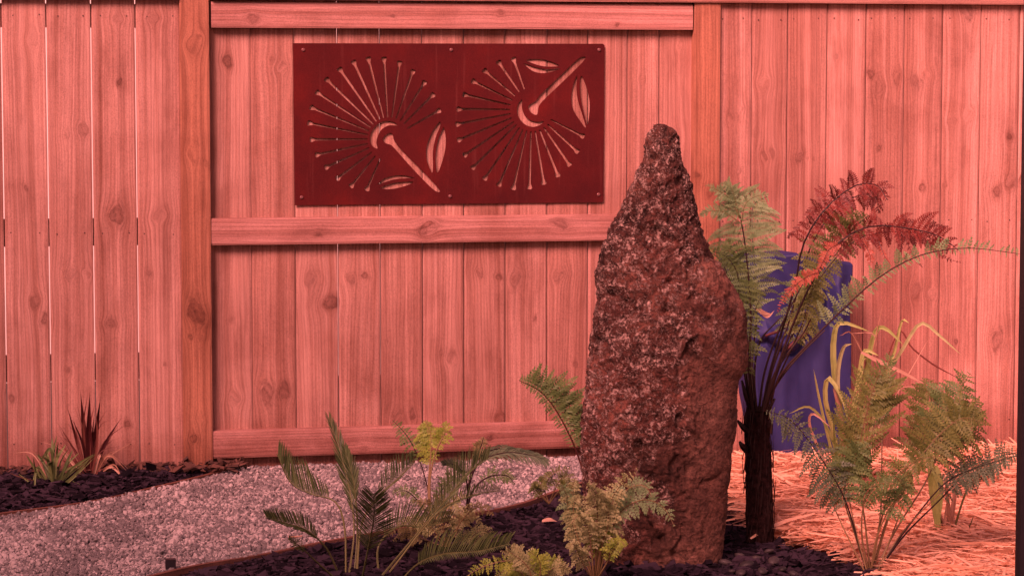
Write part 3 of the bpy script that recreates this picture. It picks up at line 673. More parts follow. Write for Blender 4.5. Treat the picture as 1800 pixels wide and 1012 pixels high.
tips += [((a[0]+random.uniform(-3, 3), a[1]), (b[0]+random.uniform(-7, 7), b[1]+random.uniform(-6, 8)), (c[0]+random.uniform(-16, 14), c[1]+random.uniform(-6, 18)), w_*.6, mi) for a, b, c, w_, mi in tips]
blades(r_, 'leaf', bA, [([P(*a, dA), P(*b, dA+random.uniform(-.05, .05)), P(*c, dA+random.uniform(-.12, .10))], w_*.8, mi) for a, b, c, w_, mi in tips], [L_STRAP, L_DRY])
# ---- B red cordyline ----
dB = gd(842); bB = P(158, 843, dB); bB.z = .01
r_ = empty('spiky_plant', bB, 'small dark red spiky plant against the left fence bay', 'plant')
tb = [((156,840),(148,760),(141,684),13,0),((158,840),(156,760),(158,686),14,0),((160,840),(168,770),(177,694),14,0),((155,840),(135,775),(117,710),8,1),((154,840),(148,770),(134,702),4,1),((162,840),(185,780),(215,731),8,0),((162,840),(184,780),(210,745),5,1),((153,840),(130,790),(103,745),5,1),((152,840),(125,800),(100,738),4,1),((160,840),(180,790),(200,772),6,1),((153,840),(125,800),(92,771),5,1),((162,842),(195,800),(246,770),3,2),((150,840),(110,795),(78,768),5,2),((163,842),(175,800),(183,814),7,2),((165,842),(190,800),(226,830),6,2),((165,842),(195,820),(223,849),7,2),((150,840),(128,830),(117,800),4,1),((160,842),(176,826),(188,820),5,1),((154,842),(128,848),(112,853),4,1),((158,840),(162,780),(166,720),7,0),((155,840),(145,780),(124,730),6,0),((160,843),(168,760),(190,716),4,1),((152,842),(120,815),(106,806),5,0),((162,842),(182,822),(195,806),5,0)]
tb += [((a[0]+random.uniform(-3, 3), a[1]), (b[0]+random.uniform(-7, 7), b[1]+random.uniform(-4, 8)), (c[0]+random.uniform(-14, 14), c[1]+random.uniform(0, 22)), w_*.45, max(mi, 1)) for a, b, c, w_, mi in tb]
blades(r_, 'leaf', bB, [([P(*a, dB), P(*b, dB+random.uniform(-.05, .05)), P(*c, dB+random.uniform(-.15, .10))], w_, mi) for a, b, c, w_, mi in tb], [L_CORD, L_CORD2, L_DRY], 'lance')

# ---- C front cycad ----
dC = 6.86; bC = P(618, 1022, dC); bC.z = .0
r_ = empty('cycad', bC, 'young cycad with upright feathery fronds at the bottom edge left of centre', 'cycad')
CM = [L_PALM, S_GRN]
cycad_frond(r_, bC, PD([(612,1020),(622,940),(618,880),(600,800),(578,735)], dC, dC+.25), 34*PX, 34, .42, .9, (1, .9), CM, ang=50)
cycad_frond(r_, bC, PD([(608,1020),(606,930),(590,882),(548,868),(512,848),(488,800)], dC, dC+.1), 52*PX, 36, .46, 1.4, (.15, 1), CM, ang=35)
cycad_frond(r_, bC, PD([(600,1020),(575,965),(540,932),(500,918),(468,908)], dC-.0, dC-.25), 30*PX, 34, .38, .7, (.55, 1), CM, ang=40)
cycad_frond(r_, bC, PD([(636,1020),(648,960),(657,910),(657,868)], dC-.02, dC-.28), 50*PX, 36, .30, .35, (1, 1), CM, ang=30, face=(-VF+UP*.1))
cycad_frond(r_, bC, PD([(626,1020),(636,920),(668,870),(700,840),(728,812)], dC, dC+.3), 42*PX, 26, .50, 1.2, (1, .25), CM, ang=40)
cycad_frond(r_, bC, PD([(594,1020),(560,990),(530,962),(508,945)], dC-.05, dC-.3), 14*PX, 12, .6, .3, (1, 1), CM)
cycad_frond(r_, bC, PD([(622,1020),(628,930),(622,850),(606,790)], dC+.02, dC+.15), 26*PX, 24, .55, .8, (1, 1), CM, ang=50)
# ---- D second cycad ----
dD = 6.8; bD = P(672, 1030, dD); bD.z = 0
r_ = empty('cycad', bD, 'darker cycad with arching fronds spreading right between the first cycad and the small ferns', 'cycad')
cycad_frond(r_, bD, PD([(664,1020),(710,965),(752,915),(795,865),(825,828),(858,806)], dD, dD+.25), 46*PX, 40, .42, 1.0, (1, .35), CM, ang=42)
cycad_frond(r_, bD, PD([(700,1025),(735,990),(780,973),(840,968),(895,955)], dD, dD-.1), 46*PX, 38, .25, .8, (1, .15), CM, ang=30, droop=.15)
cycad_frond(r_, bD, PD([(668,1024),(665,960),(700,925),(740,925),(790,915)], dD+.1, dD+.25), 42*PX, 28, .35, 1.1, (1, .1), CM, ang=34)
cycad_frond(r_, bD, PD([(670,1025),(700,985),(770,900),(830,870),(878,862)], dD, dD+.4), 30*PX, 26, .5, .9, (.8, .5), CM, ang=44)

# ---- E grey-green feathery plant ----
dE = 7.7; bE = P(820, 897, dE); bE.z = .0
r_ = empty('palm_fern', bE, 'grey-green feathery plant with windblown fronds in front of the bottom rail', 'plant')
GM = [L_GREY, S_DARK]
cycad_frond(r_, bE, PD([(820,895),(827,845),(845,810),(890,795),(935,800),(958,808)], dE, dE-.1), 34*PX, 36, .40, .1, (.7, .8), GM, wl=.003, ang=52, droop=.3)
cycad_frond(r_, bE, PD([(820,895),(824,850),(836,810),(875,788),(930,795),(950,800)], dE, dE+.1), 30*PX, 32, .45, -.2, (.6, .8), GM, wl=.003, ang=55, droop=.4)
fern_frond(r_, bE, PD([(820,895),(825,850),(835,810),(845,785),(850,768)], dE), 24*PX, 16, .55, [L_BROWN, S_DARK], .3, 20, pw=.4)
cycad_frond(r_, bE, PD([(820,895),(822,860),(815,830),(795,815),(778,815)], dE, dE-.1), 26*PX, 20, .45, .6, (.8, .6), GM, wl=.003)
fern_frond(r_, bE, PD([(821,895),(832,860),(858,838),(890,835),(905,850)], dE-.05), 26*PX, 16, .4, [L_MID, S_DARK], .6, 20, pw=.3)
# ---- F yellow fern ----
dF = 7.5; bF = P(757, 915, dF); bF.z = 0
r_ = empty('fern', bF, 'small fern with one bright yellow frond before the bottom fence rail', 'fern')
fern_frond(r_, bF, PD([(757,912),(753,860),(757,800),(757,765),(748,738)], dF), 34*PX, 24, .42, [L_YEL, S_TAN], .8, 25, pw=.36, prof='full', side=(1, .6))
fern_frond(r_, bF, PD([(757,912),(756,840),(768,790),(782,760),(776,745)], dF-.03), 22*PX, 14, .5, [L_YEL, S_TAN], .9, 25, pw=.4, prof='full')
fern_frond(r_, bF, PD([(757,912),(752,860),(736,805),(715,765),(690,738)], dF+.03), 32*PX, 16, .45, [L_MID, S_DARK], .6, 15, pw=.26, rs=1.6)
fern_frond(r_, bF, PD([(757,912),(770,870),(800,840),(830,835)], dF+.05), 30*PX, 16, .3, [L_MID, S_DARK], .5, 15, pw=.3, rs=1.4)
fern_frond(r_, bF, PD([(757,912),(735,880),(712,862),(690,868)], dF), 24*PX, 14, .3, [L_MID, S_DARK], .6, 15, pw=.3, rs=1.4)
# ---- G low brownish curled fern ----
dG = 7.15; bG = P(785, 962, dG); bG.z = 0
r_ = empty('fern', bG, 'low curled brownish fern on the timber edging behind the cycads', 'fern')
for k, tr in enumerate([((785,960),(770,910),(750,885),(725,880)),((785,960),(790,905),(800,875),(820,870)),((788,960),(815,910),(845,890),(868,905)),((785,960),(760,930),(730,910),(700,918)),((785,960),(778,915),(775,880),(760,868)),((788,960),(825,940),(850,930),(868,945)),((780,960),(740,945),(715,935),(690,950)),((785,960),(800,920),(830,905),(850,925)),((782,960),(745,925),(705,925),(680,940)),((786,960),(805,930),(812,898),(840,882))]):
    fern_frond(r_, bG, PD(list(tr), dG, dG-random.uniform(-.1, .15)), 26*PX, 16, .18, [[L_BROWN, S_TAN], [L_CREAM, S_TAN]][k % 2], .9, 20, pw=.42, rs=1.3, jit=.5)
# ---- H yellow fern bottom edge ----
dH = 6.62; bH = P(940, 1050, dH); bH.z = 0
r_ = empty('fern', bH, 'low spreading yellow-green fern cut by the bottom edge left of the stone', 'fern')
for k, tr in enumerate([((940,1045),(935,1000),(895,985),(850,995),(815,1015)),((940,1045),(930,1000),(905,975),(880,966)),((942,1045),(950,1000),(945,980),(930,968)),((945,1045),(965,1005),(985,995),(1005,1005)),((940,1045),(920,1010),(895,1000),(870,1012)),((942,1045),(940,995),(915,968),(898,960)),((944,1045),(955,1000),(970,985),(990,985)),((944,1045),(930,1012),(900,1012),(860,1025))]):
    fern_frond(r_, bH, PD(list(tr), dH, dH-random.uniform(-.1, .12)), 28*PX, 18, .2, [[L_YEL, S_TAN], [L_CREAM, S_TAN]][k % 2], .3, 25, pw=.36, rs=1.5, jit=.45)
# ---- I fern at the foot of the stone ----
dI = 6.72; bI = P(1045, 1025, dI); bI.z = 0
r_ = empty('fern', bI, 'pale yellow-green fern with curling fronds against the foot of the stone', 'fern')
for k, (tr, lp, mt, dr) in enumerate([
    (((1050,1020),(1058,960),(1068,900),(1085,860),(1122,822)), 40, 2, .7), (((1048,1020),(1062,940),(1075,890),(1105,858),(1135,855),(1152,888)), 34, 1, .7),
    (((1050,1020),(1070,950),(1090,900),(1130,878),(1165,890),(1186,925)), 34, 1, .8), (((1042,1020),(1030,960),(1012,900),(1005,862),(1012,838)), 36, 2, .9),
    (((1042,1020),(1028,980),(1012,930),(1008,890),(1018,868)), 34, 2, 1.2), (((1046,1020),(1048,960),(1050,900),(1045,865),(1030,850)), 38, 2, 1.1),
    (((1044,1020),(1040,970),(1034,930),(1018,905),(1004,920)), 32, 2, 1.3), (((1048,1020),(1060,970),(1072,930),(1080,905),(1098,900)), 34, 2, 1.1),
    (((1045,1020),(1050,980),(1056,945),(1050,915),(1034,905)), 32, 0, 1.2), (((1044,1020),(1030,1000),(1018,975),(1008,955),(998,965)), 28, 2, 1.1),
    (((1048,1020),(1066,990),(1078,965),(1090,950),(1100,960)), 26, 0, .9), (((1044,1020),(1020,960),(1000,900),(996,870),(985,850)), 30, 1, .9),
    (((1046,1020),(1056,965),(1070,915),(1062,880),(1046,872)), 34, 2, 1.1)]):
    fern_frond(r_, bI, PD(list(tr), dI, dI-.05-random.uniform(0, .12)), lp*PX, 22, .28, [[L_YEL, S_TAN], [L_PALE, S_TAN], [L_CREAM, S_TAN]][mt], dr, 22, pw=.34, rs=1.8, jit=.4)
# ---- J fern leaning out behind the stone ----
dJ = 7.35; bJ = P(1032, 870, dJ); bJ.z = 0
r_ = empty('fern', bJ, 'single arching green frond with red stem leaning out behind the left side of the stone', 'fern')
JB = [(1040,925),(1030,850),(1010,785),(980,725),(950,688),(912,668)]
fern_frond(r_, bJ, PD(JB, dJ, dJ-.1), 62*PX, 34, .40, [L_MID, S_RED], .15, 8, side=(.30, 1), pw=.26, rs=2.4, prof='full', jit=.2)
fern_frond(r_, bJ, PD([(1040,925),(1032,860),(1022,800),(1005,745),(980,700),(935,672)], dJ+.03, dJ), 50*PX, 26, .45, [L_MID, S_RED], .2, 8, side=(.1, 1), pw=.3, rs=1.2, prof='full', jit=.3)
# ---- K small fern on the edging ----
dK = 7.45; bK = P(965, 885, dK); bK.z = 0
r_ = empty('fern', bK, 'small dull green fern on the edging just left of the stone', 'fern')
for tr in (((965,885),(958,855),(975,830),(1003,822)), ((965,885),(950,862),(955,842),(972,828)), ((965,885),(985,860),(1005,848),(1015,860)), ((965,885),(980,850),(992,838),(1010,835)), ((965,885),(948,868),(940,855),(945,845))):
    fern_frond(r_, bK, PD(list(tr), dK, dK-.05), 22*PX, 14, .25, [L_OLIVE, S_TAN], .7, 20, pw=.36, rs=1.2, jit=.5)

# ================= tree fern =================
dT = gd(966); bT = P(1338, 968, dT); bT.z = 0
tf = empty('tree_fern', bT, 'tree fern with dark fibrous trunk and green and red fronds right of the stone', 'tree fern')
NRr, NAa = 130, 72; V = []
for i in range(NRr+1):
    u = i/NRr; py = 985-u*(985-715); px = 1338-9*u; c = P(px, py, dT)
    rad = (24.5-3*u+5*max(0, .1-u)*10*.6)*FPX**0/ (FPX/dT)
    rad *= (1 if u < .93 else 1-(u-.93)*4)
    for k in range(NAa):
        a = 2*math.pi*k/NAa
        rr = rad*(1+.10*noise.noise(Vector((math.cos(a)*3.5, math.sin(a)*3.5, u*3)))+.11*noise.noise(Vector((math.cos(a)*10, math.sin(a)*10, u*7)))+.09*noise.noise(Vector((math.cos(a)*22, math.sin(a)*22, u*30))))
        V.append(c+(VR*math.cos(a)+VF*math.sin(a))*rr-bT)
ids = np.arange((NRr+1)*NAa).reshape(NRr+1, NAa); nx_ = np.roll(ids, -1, 1)
F = np.stack([ids[:-1], nx_[:-1], nx_[1:], ids[1:]], -1).reshape(-1, 4)
link('trunk', np_mesh('trunk', np.array([v[:] for v in V]), F, np.full(len(V), .5), True), M_TRUNK, tf)
# old stipe stubs round the top and fibres
mb = MB()
for a, b in (((1330,735),(1308,650)), ((1318,760),(1296,738)), ((1322,720),(1304,668)), ((1346,735),(1362,700)), ((1325,728),(1316,668)), ((1350,760),(1360,730)), ((1312,790),(1300,775))):
    mb.tube(cr([P(*a, dT-.01), P((a[0]+b[0])/2-2, (a[1]+b[1])/2, dT-.03), P(*b, dT-.03)], 6), [.011, .010, .009, .007, .005, .003], 6)
for k in range(90):
    u = random.random(); a = random.uniform(math.pi, 2*math.pi); py = 975-u*240; c = P(1338-9*u, py, dT); R = 27*dT/FPX
    p = c+(VR*math.cos(a)+VF*math.sin(a))*R; q = p+Vector((0, 0, random.uniform(.02, .09)))+VR*random.uniform(-.01, .01)-VF*random.uniform(0, .006)
    mb.tube([p, p.lerp(q, .5)-VF*.004, q], [.0012, .0012, .0005], 4)
mb.build('stipe_stubs', S_DARK, tf, bT)
TF = lambda l, a=0., b=0.: PD(l, dT+a, dT+b)
PM = [L_PALE, S_DARK]
fern_frond(tf, bT, TF([(1326,728),(1318,640),(1320,560),(1314,470),(1304,395),(1290,352),(1262,328)], .0, -.1), 70*PX, 24, .36, PM, .30, 12, pw=.24, rs=2.6, prof='full', gap=.8)
fern_frond(tf, bT, TF([(1330,728),(1322,640),(1330,560),(1326,470),(1322,400),(1325,360),(1350,345)], .05, .15), 66*PX, 17, .40, PM, .40, 8, pw=.24, rs=2.2, prof='full', side=(.4, 1), gap=.8)
fern_frond(tf, bT, TF([(1326,728),(1316,660),(1302,585),(1290,515),(1268,460),(1238,436)], 0, .12), 54*PX, 32, .32, [L_MID, S_DARK], .75, 6, pw=.26, rs=2.2, side=(.5, 1), prof='full')
fern_frond(tf, bT, TF([(1328,728),(1310,620),(1300,540),(1296,480),(1275,450),(1252,442)], 0, -.1), 60*PX, 26, .35, [L_MID, S_DARK], .6, -10, pw=.24, rs=1.8, side=(.3, 1), prof='full')
fern_frond(tf, bT, TF([(1326,728),(1318,680),(1316,620),(1322,560),(1338,520)], -.05, -.15), 40*PX, 22, .35, [L_MID, S_DARK], .8, 5, pw=.3, rs=1.8, side=(.9, 1))
# fan of pinnae at the pale frond's top
for tr in (((1300,385),(1285,352),(1262,335),(1240,326)), ((1300,390),(1270,372),(1245,372),(1232,380)), ((1303,395),(1310,360),(1330,345),(1352,342)), ((1300,385),(1292,350),(1285,330),(1268,322))):
    fern_frond(tf, bT, TF(list(tr), -.08, -.12), 24*PX, 20, .05, [L_PALE, S_GRN], .3, 30, pw=.35, rs=1.0, prof='mid', gap=.7)
mb = MB()
for tr in (((1334,722),(1345,650),(1372,575),(1410,500)), ((1340,722),(1365,650),(1412,585),(1425,560)), ((1330,722),(1326,660),(1336,600),(1370,560)), ((1346,722),(1362,680),(1400,630),(1450,580)), ((1324,722),(1312,660),(1306,600),(1300,560))):
    stalk(mb, TF(list(tr), -.03, -.08), .0042, .0018, 0)
mb.build('stipes', S_DARK, tf, bT)
# red fronds
fern_frond(tf, bT, TF([(1340,722),(1352,660),(1375,580),(1398,500),(1412,430),(1448,370),(1500,328),(1540,325),(1560,352)], -.02, -.15), 44*PX, 24, .50, [L_RED, S_DARK], .6, 20, pw=.34, rs=2.8, prof='full', jit=1.0, gap=.8, skip=.15)
fern_frond(tf, bT, TF([(1342,722),(1362,660),(1390,580),(1425,500),(1470,430),(1530,398),(1600,402),(1650,415),(1686,440)], -.04, -.2), 48*PX, 24, .46, [L_RED, S_DARK], .7, 15, pw=.32, rs=2.8, prof='full', jit=.9, gap=.8, skip=.15)
fern_frond(tf, bT, TF([(1340,722),(1356,655),(1384,575),(1405,500),(1424,435),(1462,375),(1505,345),(1538,345),(1545,375)], .05, -.02), 34*PX, 26, .55, [L_RED, S_DARK], .9, 25, pw=.34, rs=2.0, prof='full', jit=1.1, gap=.8, skip=.2)
fern_frond(tf, bT, TF([(1342,722),(1366,655),(1398,575),(1440,490),(1500,425),(1560,408),(1620,412),(1665,438)], .04, -.1), 34*PX, 28, .50, [L_RED, S_DARK], 1.0, 20, pw=.32, rs=1.8, prof='full', jit=1.0, gap=.8, skip=.2)
fern_frond(tf, bT, TF([(1345,722),(1368,650),(1405,560),(1440,480),(1490,412),(1528,378)], .02, -.02), 62*PX, 28, .45, [L_OLIVE, S_DARK], .45, 5, pw=.28, rs=2.4, prof='full', side=(1, .6))
fern_frond(tf, bT, TF([(1440,478),(1415,488),(1388,512),(1366,548)], -.12, -.18), 22*PX, 24, .0, [L_ORANGE, S_RED], .1, 25, pw=.4, rs=1.2, prof='mid', gap=.7)
fern_frond(tf, bT, TF([(1478,428),(1458,438),(1446,462),(1436,480)], -.12, -.16), 20*PX, 18, .0, [L_ORANGE, S_RED], .1, 25, pw=.4, rs=1.0, gap=.7)
fern_frond(tf, bT, TF([(1500,410),(1520,430),(1530,452),(1528,470)], -.1, -.13), 18*PX, 16, .0, [L_ORANGE, S_RED], .2, 25, pw=.4, rs=1.0, gap=.7)
fern_frond(tf, bT, TF([(1575,400),(1590,420),(1610,455),(1622,470)], -.15, -.18), 9*PX, 16, .0, [L_RED, S_RED], .1, 30, pw=.5, rs=.9)
fern_frond(tf, bT, TF([(1605,402),(1635,430),(1658,452),(1690,462)], -.15, -.18), 12*PX, 18, .0, [L_RED, S_RED], .1, 30, pw=.5, rs=.9)
fern_frond(tf, bT, TF([(1545,425),(1555,450),(1568,468)], -.15, -.18), 9*PX, 12, .0, [L_ORANGE, S_RED], .1, 30, pw=.5, rs=.9)
fern_frond(tf, bT, TF([(1500,345),(1440,362),(1400,405),(1383,418)], -.1, -.05), 16*PX, 20, .2, [L_RED, S_RED], .2, 30, pw=.4, rs=.9)
fern_frond(tf, bT, TF([(1345,722),(1372,655),(1408,575),(1425,520),(1432,470)], .0, -.1), 40*PX, 26, .42, [L_OLIVE, S_DARK], 1.1, -5, pw=.3, rs=2.2, prof='full')
fern_frond(tf, bT, TF([(1344,722),(1358,650),(1385,570),(1415,500),(1450,455)], .03, .1), 42*PX, 22, .45, [L_PALE, S_DARK], .8, 5, pw=.26, rs=1.8, prof='full')
# long green frond out to the right
fern_frond(tf, bT, TF([(1352,728),(1368,665),(1420,605),(1485,540),(1550,484),(1620,448),(1700,436),(1792,446)], -.02, -.3), 42*PX, 44, .36, [L_PALE, S_DARK], .25, 20, pw=.3, rs=2.4, side=(1, .5), prof='even', jit=.5)

# ---- M large fern, right front ----
dM = 6.88; bM = P(1530, 1012, dM); bM.z = 0
r_ = empty('fern', bM, 'large green-brown fern in the straw at the bottom right', 'fern')
MM = [[L_OLIVE, S_TAN], [L_MID, S_TAN], [L_GREY, S_DARK], [L_PALE, S_TAN]]
for tr, lp, mi, dd, sd_, dr, an, t0 in [
    (((1530,1010),(1522,930),(1512,850),(1512,780),(1530,700),(1552,640)), 66, 0, -.1, (1, 1), -.3, 28, .40),
    (((1525,1010),(1505,940),(1482,870),(1440,800),(1390,738),(1345,722)), 66, 2, -.15, (1, .7), .5, -12, .36),
    (((1535,1010),(1575,930),(1625,850),(1655,780),(1675,710),(1706,655)), 56, 1, .1, (1, .8), .15, 22, .50),
    (((1538,1010),(1590,940),(1650,880),(1700,830),(1750,805),(1796,792)), 40, 2, .2, (.9, .9), .5, 20, .42),
    (((1532,1010),(1560,910),(1600,830),(1645,770),(1690,735),(1728,742)), 60, 0, 0, (1, .8), .5, 10, .42),
    (((1530,1010),(1565,900),(1590,830),(1620,770),(1630,710),(1632,665)), 46, 0, .15, (1, 1), .2, 20, .5),
    (((1526,1010),(1500,930),(1484,870),(1500,810),(1530,780)), 44, 1, -.1, (1, 1), .6, 10, .45),
    (((1532,1010),(1548,900),(1550,800),(1552,700),(1565,620)), 34, 1, .2, (1, 1), -.1, 40, .62),
    (((1530,1010),(1545,930),(1570,850),(1610,810),(1660,800)), 46, 0, -.1, (1, 1), .8, 0, .4),
    (((1530,1010),(1540,950),(1560,900),(1590,860),(1570,835)), 36, 1, -.2, (1, 1), .7, 0, .45),
    (((1528,1010),(1515,940),(1520,880),(1545,850),(1580,850)), 34, 1, -.2, (1, 1), .7, 0, .45),
    (((1536,1010),(1600,920),(1660,850),(1720,820),(1790,800)), 38, 2, .1, (.8, 1), .9, 10, .5),
    (((1532,1010),(1570,890),(1630,800),(1690,760),(1720,700)), 44, 0, .1, (1, 1), .4, 15, .55)]:
    fern_frond(r_, bM, PD(list(tr), dM, dM+dd), lp*PX*1.12, 27, t0, MM[mi], dr, an, pw=.25, rs=1.9, side=sd_, prof='full' if an > 5 else 'mid', jit=.35)
mb = MB()
for tr in (((1524,1012),(1470,900),(1450,840)), ((1526,1012),(1497,900),(1487,820)), ((1540,1012),(1598,860),(1605,835)), ((1536,1012),(1590,930),(1660,860))):
    stalk(mb, PD(list(tr), dM-.03), .0022, .0012, 0)
mb.build('stems', S_TAN, r_, bM)

# ---- N tall reedy plant ----
dN = gd(880); bN = P(1495, 882, dN); bN.z = 0
r_ = empty('reed_plant', bN, 'tall yellow-green reed with bent strap leaves before the blue sheet', 'plant')
nl = [(((1490,870),(1478,730),(1466,650),(1466,590),(1480,567),(1530,583)),13,0),(((1500,870),(1512,760),(1524,650),(1538,585),(1556,577),(1588,606)),12,0),
 (((1503,870),(1530,720),(1568,630),(1584,566),(1598,568)),8,0),(((1504,870),(1548,690),(1592,605),(1620,568),(1652,590),(1690,624)),8,1),
 (((1488,870),(1476,740),(1472,660),(1482,612),(1498,604)),10,1),(((1492,870),(1464,760),(1450,700),(1456,664),(1480,700),(1492,745)),11,0),
 (((1482,870),(1456,770),(1440,700),(1430,648)),6,0),(((1480,870),(1462,770),(1425,716),(1386,727)),6,0),(((1478,870),(1440,790),(1423,745),(1430,727),(1462,752)),6,2),
 (((1498,870),(1500,740),(1512,660),(1520,617),(1545,625)),12,0),(((1500,870),(1516,760),(1520,680),(1530,620),(1512,640)),10,0),(((1506,870),(1540,760),(1590,670),(1632,596)),3,2),
 (((1494,870),(1490,760),(1498,700),(1560,640)),4,2),(((1486,870),(1470,800),(1466,740),(1476,722)),5,0),(((1505,870),(1520,800),(1520,700),(1546,560),(1556,520)),2.5,2),
 (((1500,870),(1530,690),(1500,590),(1475,590)),4,2),(((1496,870),(1510,700),(1540,595),(1495,585)),3.5,2),(((1500,880),(1515,800),(1560,690),(1640,680)),2.5,2),(((1495,880),(1470,830),(1460,860),(1446,845)),3,0)]
blades(r_, 'leaf', bN, [(PD(list(t_), dN, dN-.12), w_*.95, mi) for t_, w_, mi in nl], [L_REED, L_CREAM, L_DRY])
mb = MB(); mb.tube(cr(PD([(1487,875),(1484,790),(1478,730),(1466,682)], dN-.05), 10), [.008]*8+[.006, .004], 8); mb.tube(cr(PD([(1492,875),(1500,800),(1490,700)], dN), 8), .005, 6)
mb.build('stem', L_DRY, r_, bN, True)
# dry strap lying across, and brown twig
bs = P(1566, 645, dN-.1); mb = MB(); ribbon(mb, PD([(1514,619),(1545,635),(1582,652),(1624,674)], dN-.12), 7*PX*1.2, 0, .8, .1, None, 'strap')
mb.build('dry_leaf', L_DRY, r_, bN)
mb = MB(); mb.tube(cr(PD([(1500,870),(1540,700),(1578,585),(1604,612),(1640,640),(1680,662)], dN+.1), 24), [.0028]*20+[.0022, .0018, .0012, .0008], 6); mb.build('twig', S_RED, r_, bN)

# ---- O small clump ----
dO = gd(962); bO = P(1666, 963, dO); bO.z = 0
r_ = empty('grass_clump', bO, 'small reedy clump with one broad green leaf in the straw at the right', 'plant')
ol = [(((1662,962),(1656,920),(1640,890),(1632,860)),5,1),(((1664,962),(1668,900),(1664,860),(1666,825)),7,2),(((1668,962),(1674,900),(1680,850),(1672,822)),9,2),(((1670,962),(1680,920),(1700,860),(1718,845)),4,1),
 (((1660,962),(1658,920),(1644,880),(1634,850)),4,2),(((1664,962),(1676,930),(1662,900)),6,2),(((1666,962),(1660,930),(1664,880)),6,2),(((1670,962),(1676,900),(1680,860)),5,2),(((1668,962),(1700,930),(1712,905)),3,1),
 (((1658,962),(1640,930),(1622,940)),3,2)]
blades(r_, 'leaf', bO, [(PD(list(t_), dO, dO-.06), w_, mi) for t_, w_, mi in ol], [L_REED, L_BROWN, L_DRY])
mb = MB(); ribbon(mb, PD([(1652,950),(1640,860),(1640,822),(1652,850),(1653,912)], dO-.05, dO-.1), 17*PX, 0, .4, .15, None, 'strap'); mb.build('leaf', L_REED, r_, bO)

# ================= blue cover =================
YB = -.24
bl = FY(1410, 800, YB); bl.z = 0
topc = [(1290,453),(1300,449),(1345,451),(1372,447),(1400,444),(1404,450),(1425,453),(1460,457),(1496,461),(1502,464)]
def interp(tb, x):
    for (a, b), (c, d) in zip(tb[:-1], tb[1:]):
        if x <= c: return b+(d-b)*(x-a)/(c-a)
    return tb[-1][1]
sideL = [(445,1292),(470,1300),(520,1316),(600,1324),(700,1330),(812,1352)]; sideR = [(445,1503),(470,1502),(490,1494),(530,1496),(600,1498),(700,1498),(812,1489)]
NU, NV = 120, 200; V = []
for j in range(NV+1):
    v = j/NV
    for i in range(NU+1):
        u = i/NU; py0 = 447+v*(815-447); l, r = interp(sideL, py0), interp(sideR, py0); px = l+(r-l)*u
        tp = interp(topc, 1292+(1502-1292)*u); py = tp+(815-tp)*v
        p = FY(px, py, YB)
        f1 = math.exp(-v*3.2); y = 0
        y += .012*math.sin(u*9+v*2.5+1.2)*f1+.012*math.sin(u*21-v*7)*f1
        y += .014*noise.noise(Vector((u*3.2, v*1.8, 3)))+.006*noise.noise(Vector((u*9, v*6, 8)))
        y += .006*math.sin(u*15)*v
        # sagging swag fold: bulges above an oblique crease
        cy = .37-.16*(u-.3)-.10*math.sin(min(1, max(0, (u-.15)/.5))*math.pi)*-1; dd = v-cy
        if u < .66: y -= .030*math.exp(-((dd+.03)/.035)**2)*math.sin(min(1, (u+.02)/.62)*math.pi); y += .022*math.exp(-((dd-.015)/.014)**2)*math.sin(min(1, (u+.02)/.62)*math.pi)
        y -= .016*math.exp(-((u-.88)/.05)**2)*math.exp(-((v-.20)/.16)**2)-.02*math.exp(-((u-.80)/.04)**2)*math.exp(-((v-.2)/.14)**2)
        edge = min(u, 1-u); y += .025*max(0, 1-edge/.018)**2+.02*max(0, 1-v/.012)**2
        V.append((p.x-bl.x, YB+y-bl.y, p.z))
n0 = len(V); ids = np.arange(n0).reshape(NV+1, NU+1); F = [tuple(x) for x in np.stack([ids[:-1, :-1], ids[1:, :-1], ids[1:, 1:], ids[:-1, 1:]], -1).reshape(-1, 4)]
# sides, top and back
loop = list(ids[:, 0])+list(ids[-1, 1:])+list(ids[::-1, -1][1:])+list(ids[0, ::-1][1:-1])
back = []
for k in loop: x, y, z_ = V[k]; back.append(len(V)); V.append((x*.98, -.012-bl.y, z_*.995))
for a in range(len(loop)): b = (a+1) % len(loop); F.append((loop[a], back[a], back[b], loop[b]))
m, t, b = mat('blue_sheet'); oc = objco(t); n1 = noise_(t, oc, 9, 3); n2 = noise_(t, oc, 600, 2)
c = ramp(t, n1, [(.3, (.014, .015, .070)), (.7, (.021, .024, .105))]).outputs[0]
t.links.new(c, b.inputs['Base Color']); b.inputs['Roughness'].default_value = .6; b.inputs['Specular IOR Level'].default_value = .2; bump(t, b, n2, .15, .001)
cov = empty('covered_bin', bl, 'bin draped in a creased blue sheet standing against the right fence bay', 'covered bin')
me = bpy.data.meshes.new('blue_sheet'); me.from_pydata(V, [], [tuple(int(i) for i in f) for f in F]); me.polygons.foreach_set('use_smooth', [True]*len(F)); me.update()
link('sheet_cover', me, m, cov)
# twisted knot of the sheet with rusty red lining
mb = MB(); kp = [FY(x, y, YB-.045) for x, y in ((1345,590),(1370,580),(1395,560),(1412,552),(1424,566),(1416,585),(1398,600),(1378,618))]
mb.tube([p-Vector((0, 0, 0)) for p in cr(kp, 24)], [.004+.006*math.sin(i/23*math.pi) for i in range(24)], 8)
mb.build('knotted_hem', simple('dark_red_cloth', (.03, .006, .008), (.07, .014, .016), 40), cov, bl, True)

# ================= dark post at the right edge =================
pA = P(1819, 500, 5.2); pb = Vector((pA.x, pA.y, 0))
m_ = MB(); m_.box(pb+Vector((0, 0, 1.2)), (.0262, .0262, 1.2), mat=Matrix.Rotation(-YAW, 3, 'Z')); m_.box(pb+Vector((0, 0, 2.41)), (.030, .030, .01), mat=Matrix.Rotation(-YAW, 3, 'Z'))
tag(m_.build('metal_post', M_BLACK, None, pb), 'black upright post at the extreme right edge', 'post')

